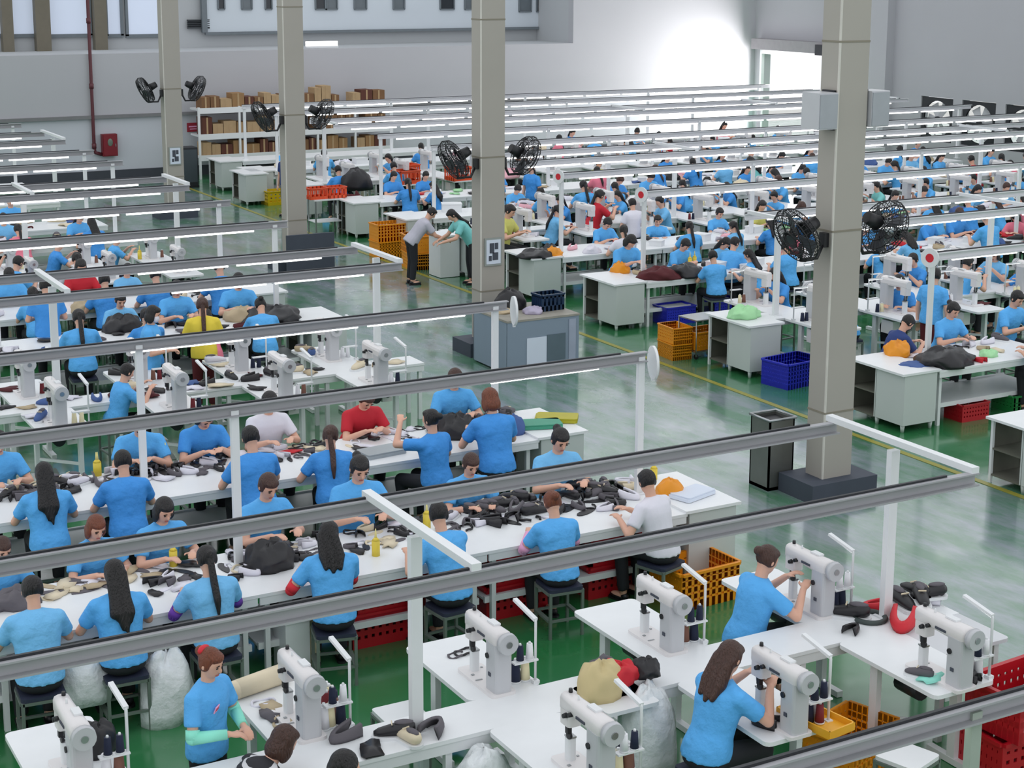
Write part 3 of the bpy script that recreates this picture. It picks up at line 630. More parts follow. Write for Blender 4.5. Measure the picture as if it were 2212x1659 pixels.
# crates with slotted sides
def crate_t(name, m, w, d, h, nx=6, nz=3, floor_z=.02):
    parts = [P('base', mb(m).box((0, 0, .012), (w - .03, d - .03, .024)))]
    def side(L, axis, sgn):
        b = mb(m); t = .012
        def bx(u, z, du, dz):
            b.box((u, 0, z), (du, t, dz))
        bx(0, .04, L, .08); bx(0, h - .03, L, .06)
        for i in range(1, nz): bx(0, .06 + (h - .09) * i / nz, L, .042)
        for i in range(nx + 1): bx(-L / 2 + .014 + (L - .028) * i / nx, h / 2, .036, h)
        b.box((0, -.012, h - .012), (L, .03, .024)); return b.mesh('side')
    a = side(w, 0, 1); c = side(d, 1, 1)
    parts += [('side', a, (0, -d / 2, 0), None, (), None), ('side', a, (0, d / 2, 0), (0, 0, PI), (), None), ('side', c, (-w / 2, 0, 0), (0, 0, -PI / 2), (), None), ('side', c, (w / 2, 0, 0), (0, 0, PI / 2), (), None)]
    return (name, None, parts)
CR = {'orange': crate_t('crate', ORANGE, .62, .44, .34, 9, 4), 'blue': crate_t('crate', BLUEP, .74, .52, .38, 12, 5), 'red': crate_t('crate', REDP, .6, .42, .3, 9, 3), 'navy': crate_t('basket', NAVYP, .4, .28, .26, 5, 1), 'ored': crate_t('crate', REDO, .5, .4, .3, 4, 1), 'green': crate_t('crate', GREENP, .56, .4, .24)}
def crate(col, x, y, z, label, rz=0, group='plastic crates', s=1): return inst(CR[col], (x, y, z), rz, label, 'crate', group, s)
# small goods
def shoe_mesh(m, low=False):
    b = mb(m); rs = []
    for i in range(9):
        t = i / 8; y = -.12 + .24 * t; w = .03 + .016 * math.sin(PI * min(1, .25 + t * .75)); h = (.085 if t < .3 else .085 - .045 * (t - .3) / .7) * (1 if not low else .7); e = .55 if i in (0, 8) else 1
        rs.append([V((w * e * math.cos(2 * PI * j / 10), y, h * (.5 + .5 * e * math.sin(2 * PI * j / 10)))) for j in range(10)])
    b.loft([[q + V((0, 0, .012)) for q in r] for r in rs]); b.use(GREYL).ell((0, -.055, .09), (.028, .06, .014), None, 10, 5); b.use(WHITE2).prism([(x, y) for x, y in rrect(.1, .262, .045)], 0, .02); b.use(CREAM)
    for k in range(4): b.box((0, .015 + .018 * k, .088 - .011 * k), (.05, .006, .008), (-.35, 0, 0)); return b.mesh('shoe')
SHOE = ('shoe', shoe_mesh(BLACKL), []); 
def upper_mesh():
    b = mb(BLACKL); n = 11; L = []
    for i in range(n):
        a = PI * (.0 + i / (n - 1)); c, s = math.cos(a), math.sin(a); f = .12 if i in (0, n - 1) else 0
        x, y = .052 * c, .16 * s - .07
        L.append([V((x, y, 0)), V((x * 1.12, y + .006, .02)), V((x * .92, y, .062 - .02 * s)), V((x * .6, y - .03 * s, .066 - .022 * s)), V((x * .56, y - .03 * s, .058 - .022 * s)), V((x * .82, y - .008, .03))])
    b.loft(L); return b.mesh('shoe_upper')
UPPER = ('shoe_upper', upper_mesh(), [])
def piece_mesh(seed):
    r = random.Random(seed); b = mb(CREAM); n = 12; top = []; bot = []
    for i in range(n):
        a = 2 * PI * i / n; q = .05 + .05 * r.random(); x, y = q * 1.5 * math.cos(a), q * math.sin(a); z = .004 + .02 * r.random(); top.append((x, y, z + .006)); bot.append((x * .96, y * .96, max(.0, z - .004)))
    c = [(0, 0, .03), (0, 0, .002)]; b.add(top + bot + c, [(i, (i + 1) % n, 2 * n) for i in range(n)] + [(n + (i + 1) % n, n + i, 2 * n + 1) for i in range(n)] + [(i, n + i, n + (i + 1) % n, (i + 1) % n) for i in range(n)], True); return b.mesh('fabric_piece')
PIECES = [('fabric_piece', piece_mesh(i), []) for i in range(4)]
def strap_mesh(): return mb(BLACKL).tube([(.09 * math.cos(a), .06 * math.sin(a), .008 + .01 * math.sin(3 * a)) for a in [i * .42 for i in range(13)]], .011, 5).mesh('strap')
STRAP = ('strap', strap_mesh(), [])
BOTTLE = ('glue_bottle', None, [P('bottle', mb(YELLOW).cone((0, 0, 0), (0, 0, .13), .034, .034, 12).cone((0, 0, .13), (0, 0, .155), .034, .014, 12)), P('nozzle', mb(mat('pale_yellow', (238, 226, 150), .4)).cone((0, 0, .155), (0, 0, .23), .012, .004, 8))])
def heap_mesh(seed, m, r0=.2, h=.2, name='bag', amp=.75):
    r = random.Random(seed); b = mb(m); n, k = 26, 13; ph = [r.uniform(0, 6.3) for _ in range(8)]
    def nz(a, t): return amp * (.13 * math.sin(2 * a + ph[0] + 3 * t) + .10 * math.sin(3 * a + ph[1] - 5 * t) + .08 * math.sin(5 * a + ph[2] + 7 * t) + .06 * math.sin(9 * a + ph[3] - 9 * t) + .05 * (r.random() - .5)) * (.35 + .65 * t)
    vs = [(r0 * .1, 0, h)]
    for j in range(1, k + 1):
        for i in range(n):
            a = 2 * PI * i / n; t = j / k; q = r0 * math.sin(PI / 2 * min(1, t * 1.08)) ** .9 * (1 + nz(a, t)); zz = h * math.cos(PI / 2 * t) ** .75 * (1 + 1.3 * nz(a + 1.7, t + .4))
            vs.append((q * 1.22 * math.cos(a), q * math.sin(a), max(0, zz) if j < k else 0))
    f = [(0, 1 + i, 1 + (i + 1) % n) for i in range(n)]
    for j in range(k - 1):
        for i in range(n): a = 1 + j * n; f.append((a + i, a + n + i, a + n + (i + 1) % n, a + (i + 1) % n))
    f.append(tuple(1 + (k - 1) * n + i for i in range(n - 1, -1, -1))); b.add(vs, f, True); return b.mesh(name)
HEAPS = [('bag', heap_mesh(i, BLACKL, .14, .13), []) for i in range(3)]
INSOLE = ('insole', mb(CREAM).prism([(.036 * (1 + .25 * math.sin(a)) * math.cos(a), .115 * math.sin(a)) for a in [2 * PI * i / 14 for i in range(14)]], 0, .008).mesh('insole'), [])
TRAY = ('tray', None, [P('base', mb(BLUEF).box((0, 0, .006), (.3, .22, .012))), P('rim', mb(BLUEF).box((0, .11, .03), (.31, .01, .06)).box((0, -.11, .03), (.31, .01, .06)).box((.15, 0, .03), (.01, .22, .06)).box((-.15, 0, .03), (.01, .22, .06)))])
BOXT = ('parts_box', None, [P('body', mb(WHITE2).box((0, 0, .04), (.2, .15, .08))), P('lid', mb(WHITE2).box((0, 0, .083), (.21, .16, .012)))])

RECTS = []
def rect(x, y, w_, d): RECTS.append((x - w_ / 2, x + w_ / 2, y - d / 2, y + d / 2))
def clamp(x, y, r=.05):
    best = None
    for a, b, c, d in RECTS:
        qx = min(max(x, a + r), b - r); qy = min(max(y, c + r), d - r); e = (qx - x) ** 2 + (qy - y) ** 2
        if best is None or e < best[0]: best = (e, qx, qy)
        if e == 0: break
    return best[1], best[2]
# ------------------------------------------------------------------ lighting frames over the rows
def light_frame(where, x0, x1, ys, posts, ztop=2.2, yc=None, tubes=True, disc=False, beam=None, postm=None, aisle='x1', cross=()):
    xe = x1 if aisle == 'x1' else x0
    t = thing('lighting_frame', (xe, ys[0] if len(ys) == 1 else yc, 0), f'grey lamp frame on white posts over the {where}', 'light', 'lighting frames over the rows')
    for y in ys:
        yy = y - t.location.y; L = x1 - x0; cx = (x0 + x1) / 2 - xe
        b = mb(beam or BEAMG).box((cx, yy, ztop), (L, .012, .10)).box((cx, yy - .025, ztop + .046), (L, .06, .012)).box((cx, yy - .025, ztop - .046), (L, .06, .012)).use(DARKSTEEL).bar((x0 - xe, yy - .01, ztop + .06), (x1 - xe - .3, yy - .01, ztop + .06), .022, .016)
        new('beam', b.mesh('beam'), t)
        if tubes:
            n = min(int((L - .3) / 1.32), 99 if tubes is True else tubes)
            for i in range(n):
                tx = (x1 - .5 - 1.32 * i - .6 - xe) if aisle == 'x1' else (x0 + .5 + 1.32 * i + .6 - xe)
                q = new('tube_lamp', TUBE, t, (tx, yy + .075, ztop - .075))
    for px in posts:
        if len(ys) == 2:
            new('post', mb(postm or WHITE2).box((px - xe, 0, (ztop + TZ) / 2), (.085, .06, ztop - TZ)).box((px - xe, 0, TZ + .006), (.14, .14, .012)).mesh('post'), t)
        else:
            new('post', mb(postm or WHITE2).box((px - xe, 0, (ztop + TZ) / 2), (.07, .05, ztop - TZ)).box((px - xe, 0, TZ + .006), (.13, .12, .012)).mesh('post'), t)
    if len(ys) == 2:
        for px in posts: new('crossbeam', mb(WHITE2).bar((px - xe, ys[0] - t.location.y - .05, ztop + .075), (px - xe, ys[1] - t.location.y + .05, ztop + .075), .07, .05).mesh('crossbeam'), t)
    if disc:
        red = disc == 'red'; zz = ztop - (.08 if not red else 0); dm = mb(WHITE2).cone((-.014, 0, 0), (.014, 0, 0), .13 if red else .17, .13 if red else .17, 22).box((0, 0, -.16), (.03, .03, .06)).mesh('end_disc'); d = new('end_disc', dm, t, (.10 if aisle == 'x1' else -.03, -.06 if red else 0, zz), (0, 0, .35 if red else -.3))
        if red: new('disc_centre', mb(REDF).cone((-.016, 0, 0), (.016, 0, 0), .06, .06, 14).mesh('disc_centre'), d)
    return t
TUBE = mb(WHITE2).box((0, 0, .018), (1.2, .05, .018)).use(LAMP).cone((-.6, 0, -.008), (.6, 0, -.008), .016, .016, 8).mesh('tube_lamp')

# ------------------------------------------------------------------ filling a bench with goods
PAL = {'bw': [BLACKL, BLACKL, BLACKL, GREYL, SHIRTS['white'], SHIRTS['white'], CREAM], 'black': [BLACKL] * 6 + [GREYL, GREYL, SHIRTS['white'], SHIRTS['white']], 'cream': [CREAM, TAN, SHIRTS['white'], GREYL, CREAM], 'mixed': [BLACKL, BLACKL, GREYL, CREAM, SHIRTS['white'], TAN, MAROON, REDF, BLUEF], 'bright': [BLACKL, BLACKL, GREENF, PINKF, REDF, SHIRTS['white'], SHIRTS['white'], BLUEF, TAN, GREYL, CREAM]}
CNAME = {BLACKL.name: 'black', GREYL.name: 'grey', CREAM.name: 'cream', TAN.name: 'tan', MAROON.name: 'maroon', REDF.name: 'red', BLUEF.name: 'blue', GREENF.name: 'light green', PINKF.name: 'pink', YELLOW.name: 'yellow', ORANGE.name: 'orange', 'white_cotton': 'white', PURPLE.name: 'purple'}
NCOUNT = {}
def goods(kind, x, y, z, where, m=None, rz=None, s=1.0, i=0):
    rz = random.uniform(-PI, PI) if rz is None else rz
    t = {'shoe': SHOE, 'upper': UPPER, 'piece': PIECES[i % 4], 'strap': STRAP, 'bag': HEAPS[i % 3], 'bottle': BOTTLE, 'tray': TRAY, 'box': BOXT, 'insole': INSOLE}[kind]
    if NCOUNT.get(kind, 0) >= 295: return None
    NCOUNT[kind] = NCOUNT.get(kind, 0) + 1
    cat = {'shoe': 'shoe', 'upper': 'shoe upper', 'piece': 'fabric', 'strap': 'strap', 'bag': 'bag', 'bottle': 'bottle', 'tray': 'tray', 'box': 'box', 'insole': 'insole'}[kind]
    ov = {'self': m} if m is not None and t[1] is not None else None
    o = inst(t, (x, y, z), rz, None, cat, {'shoe': 'shoes on the benches', 'upper': 'shoe uppers on the benches', 'piece': 'cut fabric pieces', 'strap': 'loose straps', 'bag': 'bags of parts on the benches', 'bottle': 'glue bottles on the benches', 'tray': 'trays on the benches', 'box': 'white parts boxes', 'insole': 'insoles on the benches'}[kind], s, ov)
    c = CNAME.get(m.name, '') if m is not None else ''
    d = {'shoe': f'{c or "black"} half-finished shoe', 'upper': f'{c or "black"} shoe upper', 'piece': f'{c or "cream"} cut fabric piece', 'strap': f'{c or "black"} curved strap', 'bag': f'{c or "black"} lumpy bag of parts', 'bottle': 'yellow glue bottle with nozzle', 'tray': 'shallow blue tray', 'box': 'small white lidded box', 'insole': f'{c or "cream"} flat insole'}[kind]
    return reg(o, d, where)
USED = []
def free(x, y, r):
    for a, b, q in USED:
        if (a - x) ** 2 + (b - y) ** 2 < (r + q) ** 2: return False
    USED.append((x, y, r)); return True
def scatter(where, x0, x1, y0, y1, n, pal, kinds=('upper', 'upper', 'shoe', 'piece', 'piece', 'strap'), z=TZ, s=(0.9, 1.25)):
    for i in range(n):
        for _ in range(12):
            x, y = random.uniform(x0, x1), random.uniform(y0, y1); k = random.choice(kinds); r = {'upper': .09, 'shoe': .085, 'piece': .08, 'strap': .08, 'bag': .2, 'bottle': .05, 'tray': .2, 'box': .14, 'insole': .06}[k]
            if free(x, y, r): goods(k, x, y, z, where, random.choice(PAL[pal]) if k not in ('bottle', 'tray', 'box') else None, None, random.uniform(*s) * (.75 if k == 'bag' else 1), i); break
# ------------------------------------------------------------------ rows of the hall
N_, S_, E_, W_ = 0, PI, -PI / 2, PI / 2
CW, CDp = .56, 1.08
CABINET = ('end_cabinet', None, [P('top', mb(WHITE).box((0, 0, .79), (CW + .1, CDp + .04, .03))), P('front_panel', mb(CABG).box((0, -CDp / 2 + .01, .435), (CW, .02, .67))), P('back_panel', mb(CABG).box((0, .02, .435), (CW, .02, .67)))] +
    [P('side_panel', mb(CABG).box((sx * (CW / 2 - .01), -CDp / 4 + .01, .435), (.02, CDp / 2 - .02, .67))) for sx in (-1, 1)] +
    [P('open_shelf', mb(SHELFD).box((0, CDp / 4, .1), (CW - .02, CDp / 2 - .04, .02)).box((0, CDp / 4, .42), (CW - .02, CDp / 2 - .04, .02)).box((0, CDp / 2 - .02, .43), (CW - .02, .02, .66)))] +
    [('leg', mb(CABG).cone((0, 0, 0), (0, 0, .1), .022, .034, 6).mesh('leg'), (x, y, 0), None, (), None) for x in (-CW / 2 + .04, CW / 2 - .04) for y in (-CDp / 2 + .05, .0)] +
    [('post', mb(WHITE2).box((0, 0, .39), (.035, .035, .78)).mesh('post'), (x, CDp / 2 - .04, 0), None, (), None) for x in (-CW / 2 + .02, CW / 2 - .02)])
def bench_row(where, yc, x0, x1, cab=None):
    n = max(1, round((x1 - x0) / 2.2)); xs = [x0 + 1.1 + 2.2 * i for i in range(n)] if cab == 'x0' else [x1 - 1.1 - 2.2 * i for i in range(n)]
    for x in xs: rect(x, yc, 2.2, 1.1); reg(inst(BENCH, (x, yc, 0), 0, None, 'work bench', 'white work benches'), 'white work bench section with lower shelf', f'in the {where}')
    if cab: rect((x0 - CW / 2 - .03) if cab == 'x0' else (x1 + CW / 2 + .03), yc, CW + .1, 1.1); inst(CABINET, ((x0 - CW / 2 - .03) if cab == 'x0' else (x1 + CW / 2 + .03), yc, 0), 0, f'pale grey end cabinet at the aisle end of the {where}', 'cabinet', 'end cabinets of the rows')
def spine(where, yc, x0, x1, w=.46):
    rect((x0 + x1) / 2, yc, x1 - x0, w); L = x1 - x0; n = max(1, round(L / 1.5)); m = mb(WHITE).box((0, 0, .765), (L, w, .03)); t = thing('spine_table', ((x0 + x1) / 2, yc, 0), f'long narrow white middle table carrying the posts of the {where}', 'table', 'middle tables of the sewing rows')
    new('tabletop', m.mesh('tabletop'), t); new('apron', mb(WHITE2).box((0, -w / 2 + .02, .71), (L, .02, .08)).box((0, w / 2 - .02, .71), (L, .02, .08)).mesh('apron'), t)
    lm = mb(WHITE2).box((0, 0, .375), (.05, .05, .75)).mesh('leg')
    for i in range(n + 1):
        for s in (-1, 1): new('leg', lm, t, (-L / 2 + .05 + (L - .1) * i / n, s * (w / 2 - .05), 0))
def station(where, x, yc, side, turn, lod, cones=2, mach=True, back=.1, ms=1.0):
    """one machine table; side +1 beyond the middle table, -1 before it; turn: the machine's own rotation"""
    y = yc + side * (.23 + .55); rect(x, y, .6, 1.1)
    reg(inst(WING, (x, y, 0), 0 if turn == 0 else PI, None, 'sewing table', 'machine tables of the sewing rows'), 'white machine table', f'{"far" if side > 0 else "near"} side of {where}')
    wh = f'{"far" if side > 0 else "near"} side of {where}'; sg = 1 if turn == 0 else -1
    if mach: reg(inst(MACHINE if lod == 0 else MACHINE_FAR, (x - .04 * sg, y - back * sg, TZ), turn, None, 'sewing machine', 'white post-bed sewing machines', ms), 'white post-bed sewing machine', wh)
    if lod < 2: reg(inst(LAMPT, (x + .275 * sg, y - min(.5, .25 + back) * sg, TZ), turn, None, 'lamp', 'white work lamps of the sewing tables'), 'thin white work lamp', wh)
    if lod == 0:
        for i in range(2): k = random.choice((1, 1, 3)); reg(inst(('thread_cone', CONES[k], []), (x + .275 * sg - (.05 + .08 * i) * sg, y - min(.5, .25 + back) * sg, TZ + .196), 0, None, 'thread cone', 'thread cones on the lamp brackets'), f'{CONEN[k]} lamp-bracket thread cone', wh)
    for i in range(cones):
        k = random.randrange(5); o = inst(('thread_cone', CONES[k], []), (x + sg * (.15 + .08 * (i % 2)), y - sg * (min(.46, back + .1) - .11 * (i // 2) - .03 * random.random()), TZ), random.random(), None, 'thread cone', 'thread cones on the sewing tables', 1.35 if lod == 0 else 1.1); reg(o, f'{CONEN[k]} thread cone', wh)
def rnd_shirt(): return random.choices(['blue', 'deep', 'pale', 'white', 'red', 'pink', 'lime', 'mint'], [40, 26, 18, 6, 3, 3, 2, 2])[0]
SN = {'blue': 'blue', 'deep': 'royal blue', 'pale': 'light blue', 'white': 'white', 'red': 'red', 'pink': 'pink', 'lime': 'lime', 'mint': 'mint'}
PL = []     # every person's place, so that none overlaps
def auto_person(where, x, y, yaw, lod, poses=('work', 'turn', 'bent', 'sew')):
    for a, b in PL:
        if (a - x) ** 2 + (b - y) ** 2 < .5: return
    if len(PL) >= 292: return
    PL.append((x, y)); sh = rnd_shirt(); pose = random.choice(poses); hair = random.choice(('short', 'ponytail', 'long') if lod >= 2 else STYLES)
    o = person(pose, hair, loc=(x, y, 0), yaw=yaw + random.uniform(-.25, .25), shirt=sh, lod=lod, hcol=random.choices(['black', 'brown'], [5, 1])[0], face=(lod < 2 and abs(yaw) > 2), scale=random.uniform(.95, 1.03))
    reg(o, f'seated worker, {SN[sh]} shirt, {"short" if hair in ("short", "bun", "bob") else "tied" if hair == "ponytail" else "long"} hair', f'at {where}')
SHORT = {}
LBY = [13.05, 15.93, 22.7, 25.2, 31.4, 33.5]; RBY = [16.2, 23.15, 25.9, 31.2, 33.9, 40.4]
LSX = {28.15: [6.1, 7.4, 8.6], 9.6: [2.48, 3.97, 5.44, 6.97, 8.38], 19.5: [4.37, 5.78, 7.12, 8.40]}
def who(label, pose, hair, px, py, yaw, **k):
    """seats the person at the bench edge or machine table nearest to where the photograph shows the head"""
    g = PJ[pose]; top = g['Hc'] + g['H'] @ V((0, -.012, .108)); h = at(px, py, top.z); o = M4.Rotation(yaw, 3, 'Z') @ V((top.x, top.y, 0)); X, Y = h.x - o.x, h.y - o.y
    s = -1 if math.cos(yaw) > .55 else 1 if math.cos(yaw) < -.55 else 0
    if s and POSES[pose][0] and not k.pop('nosnap', False):
        by = min((yc + s * (.55 + .27) for yc in (LBY if X < 12 else RBY)), key=lambda q: abs(q - Y))
        if 'by' in k: pass
        elif abs(by - Y) < .95: k['by'] = by

    elif pose == 'sew':
        xs = ([x - .56 for x in LSX[min(LSX, key=lambda q: abs(q - Y))]] if X < 12 else [15.75 + 1.45 * i + .56 for i in range(12)]); bx = min(xs, key=lambda q: abs(q - X))
        if abs(bx - X) < .7: k['bx'] = bx
    o = person(pose, hair, px, py, yaw, label=label, **k); PL.append((o.location.x, o.location.y)); return o

# ---- light frames: left of the aisle (X up to 8.9), right of it (X from 14.9)
LX1, RX0 = 8.9, 15.4
light_frame('bench row just below the picture', 2.2, 8.9, [5.8], [6.0], postm=mat('grey_green_post', (158, 168, 158), .5))
light_frame('first left sewing row', .6, LX1, [8.75, 10.35], [8.86, 4.6, .9], yc=9.6, tubes=False)
light_frame('first left bench', .8, LX1, [13.25], [4.62, .9, 8.85], disc='pale', tubes=1)
light_frame('second left bench', 1.0, LX1, [16.1], [4.62, .9, 8.75], disc='pale', tubes=3)
light_frame('second left sewing row', 2.4, LX1, [18.9, 20.3], [8.86, 4.6], yc=19.6, tubes=2)
light_frame('third left bench', 3.4, LX1, [22.9], [8.7, 4.6])
light_frame('fourth left bench', 3.8, LX1, [25.4], [8.7, 4.8])
light_frame('third left sewing row', 4.4, LX1, [27.5, 28.8], [8.86, 6.2], yc=28.15)
light_frame('fifth left bench', 5.4, LX1, [31.6], [8.7])
light_frame('sixth left bench', 5.8, LX1, [33.7], [8.7])
light_frame('fourth left sewing row', 6.2, LX1, [36.0, 37.9], [8.86], yc=36.95)
light_frame('seventh left bench', 6.8, LX1, [40.2], [8.7])
RE = 33.5
HAZEB = mat('hazed_channel_paint', (222, 222, 226), .5, var=.03)  # beams right of the aisle: haze and glare lightened into the paint colour
def ends(y): return min(RE, 1.06 * y + 1.2)
def rposts(y): return [15.47 + 4.4 * i for i in range(5) if 15.47 + 4.4 * i < ends(y)]
RB = [('first right bench', 16.2), ('second right bench', 23.15), ('third right bench', 25.9), ('fourth right bench', 31.2), ('fifth right bench', 33.9), ('sixth right bench', 40.4), ('seventh right bench', 42.8)]
RS = [('first right sewing row', 19.5), ('second right sewing row', 28.6), ('third right sewing row', 37.2)]
for n, y in RB: light_frame(n, RX0, ends(y), [y], rposts(y), aisle='x0', disc='red' if y < 27 else False, beam=HAZEB)
for n, y in RS: light_frame(n, RX0, ends(y), [y - .75, y + .75], rposts(y), yc=y, aisle='x0', beam=HAZEB)
# ---- benches
bench_row('first left bench', 13.05, .2, 8.93, 'x1'); bench_row('second left bench', 15.93, .2, 8.93, 'x1')
for n, y, x0 in (('third left bench', 22.7, 2.4), ('fourth left bench', 25.2, 2.4), ('fifth left bench', 31.4, 4.6), ('sixth left bench', 33.5, 4.6), ('seventh left bench', 40.0, 6.7)): bench_row(n, y, x0, 8.93, 'x1' if y < 30 else None)
inst(CABINET, (14.35, 13.1, 0), 0, 'pale grey end cabinet standing alone at the edge beyond the first right bench', 'cabinet', 'end cabinets of the rows')
for n, y in RB: bench_row(n, y, 15.18, 15.18 + 2.2 * max(1, int((ends(y) - 15.18) / 2.2)), 'x0')
# ---- sewing rows
spine('first left sewing row', 9.6, 1.6, 9.45); spine('second left sewing row', 19.5, 2.6, 9.4); spine('third left sewing row', 28.15, 4.6, 8.9); spine('fourth left sewing row', 36.95, 6.6, 8.9)
for n, y in RS:
    spine(n, y, 15.2, ends(y) - .3)
    rect(14.88, y, CW + .1, 1.1); inst(CABINET, (14.88, y, 0), 0, f'pale grey end cabinet at the aisle end of the {n}', 'cabinet', 'end cabinets of the rows')
AX = [2.38, 3.95, 5.44, 6.97, 8.46]
for i, x in enumerate(AX): station('first left sewing row', x, 9.6, 1, 0, 0, 2, back=.34, ms=1.1)
for i, x in enumerate((5.34, 6.92, 8.46)): station('first left sewing row', x, 9.6, -1, 0, 0, 3, back=.34, ms=1.1)
rect(9.1, 9.28, .7, .95); inst(('side_table', None, [P('tabletop', mb(mat('grey_laminate', (204, 206, 210), .4, var=.03)).prism([(x, y) for x, y in rrect(.7, .95, .04)], .745, .775)), P('leg', mb(WHITE2).box((.28, -.38, .37), (.05, .05, .74))), P('leg', mb(WHITE2).box((.28, .38, .37), (.05, .05, .74))), P('leg', mb(WHITE2).box((-.28, -.38, .37), (.05, .05, .74)))]), (9.1, 9.28, 0), 0, 'grey-topped side table at the aisle end of the first left sewing row', 'table')
DX = [4.37, 5.78, 7.12, 8.40]
for x in DX: station('second left sewing row', x, 19.5, 1, 0, 1, 2, back=.15, ms=1.15); station('second left sewing row', x, 19.5, -1, 0, 1, 2, back=.15, ms=1.15)
for x in (6.1, 7.4, 8.6): station('third left sewing row', x, 28.15, 1, 0, 2, 1); station('third left sewing row', x, 28.15, -1, 0, 2, 1)
for n, y in RS:
    x = 15.75; lod = 1 if y < 25 else 2
    while x < ends(y) - .6:
        station(n, x, y, 1, PI, lod, 2 if y < 30 else 0, ms=1.2); station(n, x, y, -1, PI, lod, 2 if y < 30 else 0, ms=1.2); x += 1.45

# ---- people one can single out: (top of the head in the photograph)
B1, B2 = 'first left bench', 'second left bench'
who('woman with brown bun and blue shirt at the machine beside the orange crate', 'sew', 'bun', 1668, 1178, E_ - .1, hcol='brown', sleeves=None)
who('woman with long dark hair in blue shirt sewing at the near machine', 'sew', 'medium', 1588, 1383, E_ + .1, hcol='brown')
who('standing woman with red hair tie, mint sleeves and pink chest badge', 'stand', 'bun', 462, 1402, -2.55, hcol='auburn', face=True, sleeves=MINTS, band=True, badge=True, by=10.12)
who('person with round brown hair in a black and white striped top', 'stoop', 'bob', 628, 1566, E_ + .2, shirt='striped', hcol='brown')
who('person with black hair cut off by the lower edge of the picture', 'bent', 'short', 716, 1636, W_ - .3, shirt='navy')
who('short-haired worker in pale blue shirt, first from the left edge at the front bench', 'work', 'short', 66, 1243, N_ - .08, shirt='pale')
who('worker with loose black hair spread over the back of a blue shirt', 'work', 'long', 243, 1208, N_ - .05)
who('worker with a low ponytail and purple sleeve covers', 'work', 'ponytail', 441, 1178, N_, shirt='pale', sleeves=PURPLE)
who('worker with shoulder-length hair and red sleeve covers', 'turn', 'medium', 712, 1124, N_ - .25, sleeves=REDS)
who('broad short-haired man in blue shirt behind the slanting white crossbeam', 'turn', 'short', 944, 1083, N_ + .1, scale=1.06)
who('worker with reddish hair and pink sleeve covers', 'work', 'bun', 1188, 1060, N_ - .1, hcol='auburn', sleeves=PINKS)
who('worker in a white shirt at the aisle end of the front bench', 'turn', 'short', 1392, 1014, N_ + .3, shirt='white')
for px, py, hc, hs, lb, kw in ((8, 1165, 'brown', 'short', 'worker at the left edge facing the camera across the front bench', {}), (212, 1118, 'auburn', 'bob', 'brown-haired worker half hidden under the lamp beam, facing the camera', {}),
        (360, 1080, 'black', 'bob', 'smiling dark-haired woman in blue facing the camera, third from the left edge', {}), (586, 1028, 'brown', 'short', 'short-haired woman in bright blue looking down at the front bench', {}),
        (781, 990, 'black', 'bun', 'woman with black hair tied back facing the camera below the crossbeam end', {}), (1022, 984, 'brown', 'short', 'brown-haired worker facing the camera behind the beam', {}), (1216, 930, 'black', 'bun', 'woman with black bun in light blue facing the camera at the aisle end', {'shirt': 'pale'})):
    who(lb, 'work', hs, px, py, S_ + (.15 if px < 700 else -.1), hcol=hc, face=True, **kw)
who('worker with straight long black hair at the left end of the second bench', 'work', 'long', 92, 998, N_ - .1)
who('broad short-haired man in royal blue at the second bench', 'work', 'short', 262, 972, N_ - .1, shirt='deep', scale=1.06)
who('short-haired worker in royal blue beside the white post', 'work', 'short', 536, 920, N_, shirt='deep')
who('worker with a very long dark ponytail in royal blue', 'turn', 'ponytail', 716, 918, N_ - .3, shirt='deep', hcol='brown')
who('woman lifting her arms, black bun and royal blue shirt', 'raise', 'bun', 930, 883, N_ + .35, shirt='deep')
who('red-haired worker in royal blue beside the beam end post', 'work', 'bob', 1054, 838, N_ - .1, shirt='deep', hcol='auburn', scale=1.05)
who('worker in blue behind the second bench at the left edge', 'work', 'short', -2, 935, S_, face=True)
who('bowed worker in blue beside the yellow glue bottle', 'bent', 'short', 306, 905, S_ - .2, face=True)
who('worker with a dark bob looking down in royal blue', 'bent', 'bob', 452, 888, S_, shirt='deep', face=True)
who('worker in a white polo shirt behind the second bench', 'work', 'short', 586, 850, S_, shirt='white', face=True)
who('worker in a red jacket bowing over the second bench', 'bent', 'short', 800, 850, S_, shirt='red', hcol='brown', face=True)
who('worker in blue at the aisle end behind the second bench', 'work', 'bob', 986, 800, S_ - .2, face=True, hcol='brown')
who('short-haired man in blue sewing beside the white post of the second sewing row', 'sew', 'short', 280, 785, E_ + .1)
who('standing worker in a yellow shirt and maroon trousers', 'stand', 'ponytail', 436, 642, N_ - .25, shirt='yellow', trous='maroon', hcol='brown', scale=.98)
who('worker with a waist-long black ponytail on a white stool', 'work', 'ponytail', 168, 668, N_ - .1)
who('worker with a white face mask beside the yellow-shirted one', 'stand', 'bob', 335, 660, E_ - .5, face=True, mask=True)
who('standing worker in royal blue with black trousers at the third bench', 'stand', 'short', 96, 600, N_ - .1, shirt='deep')
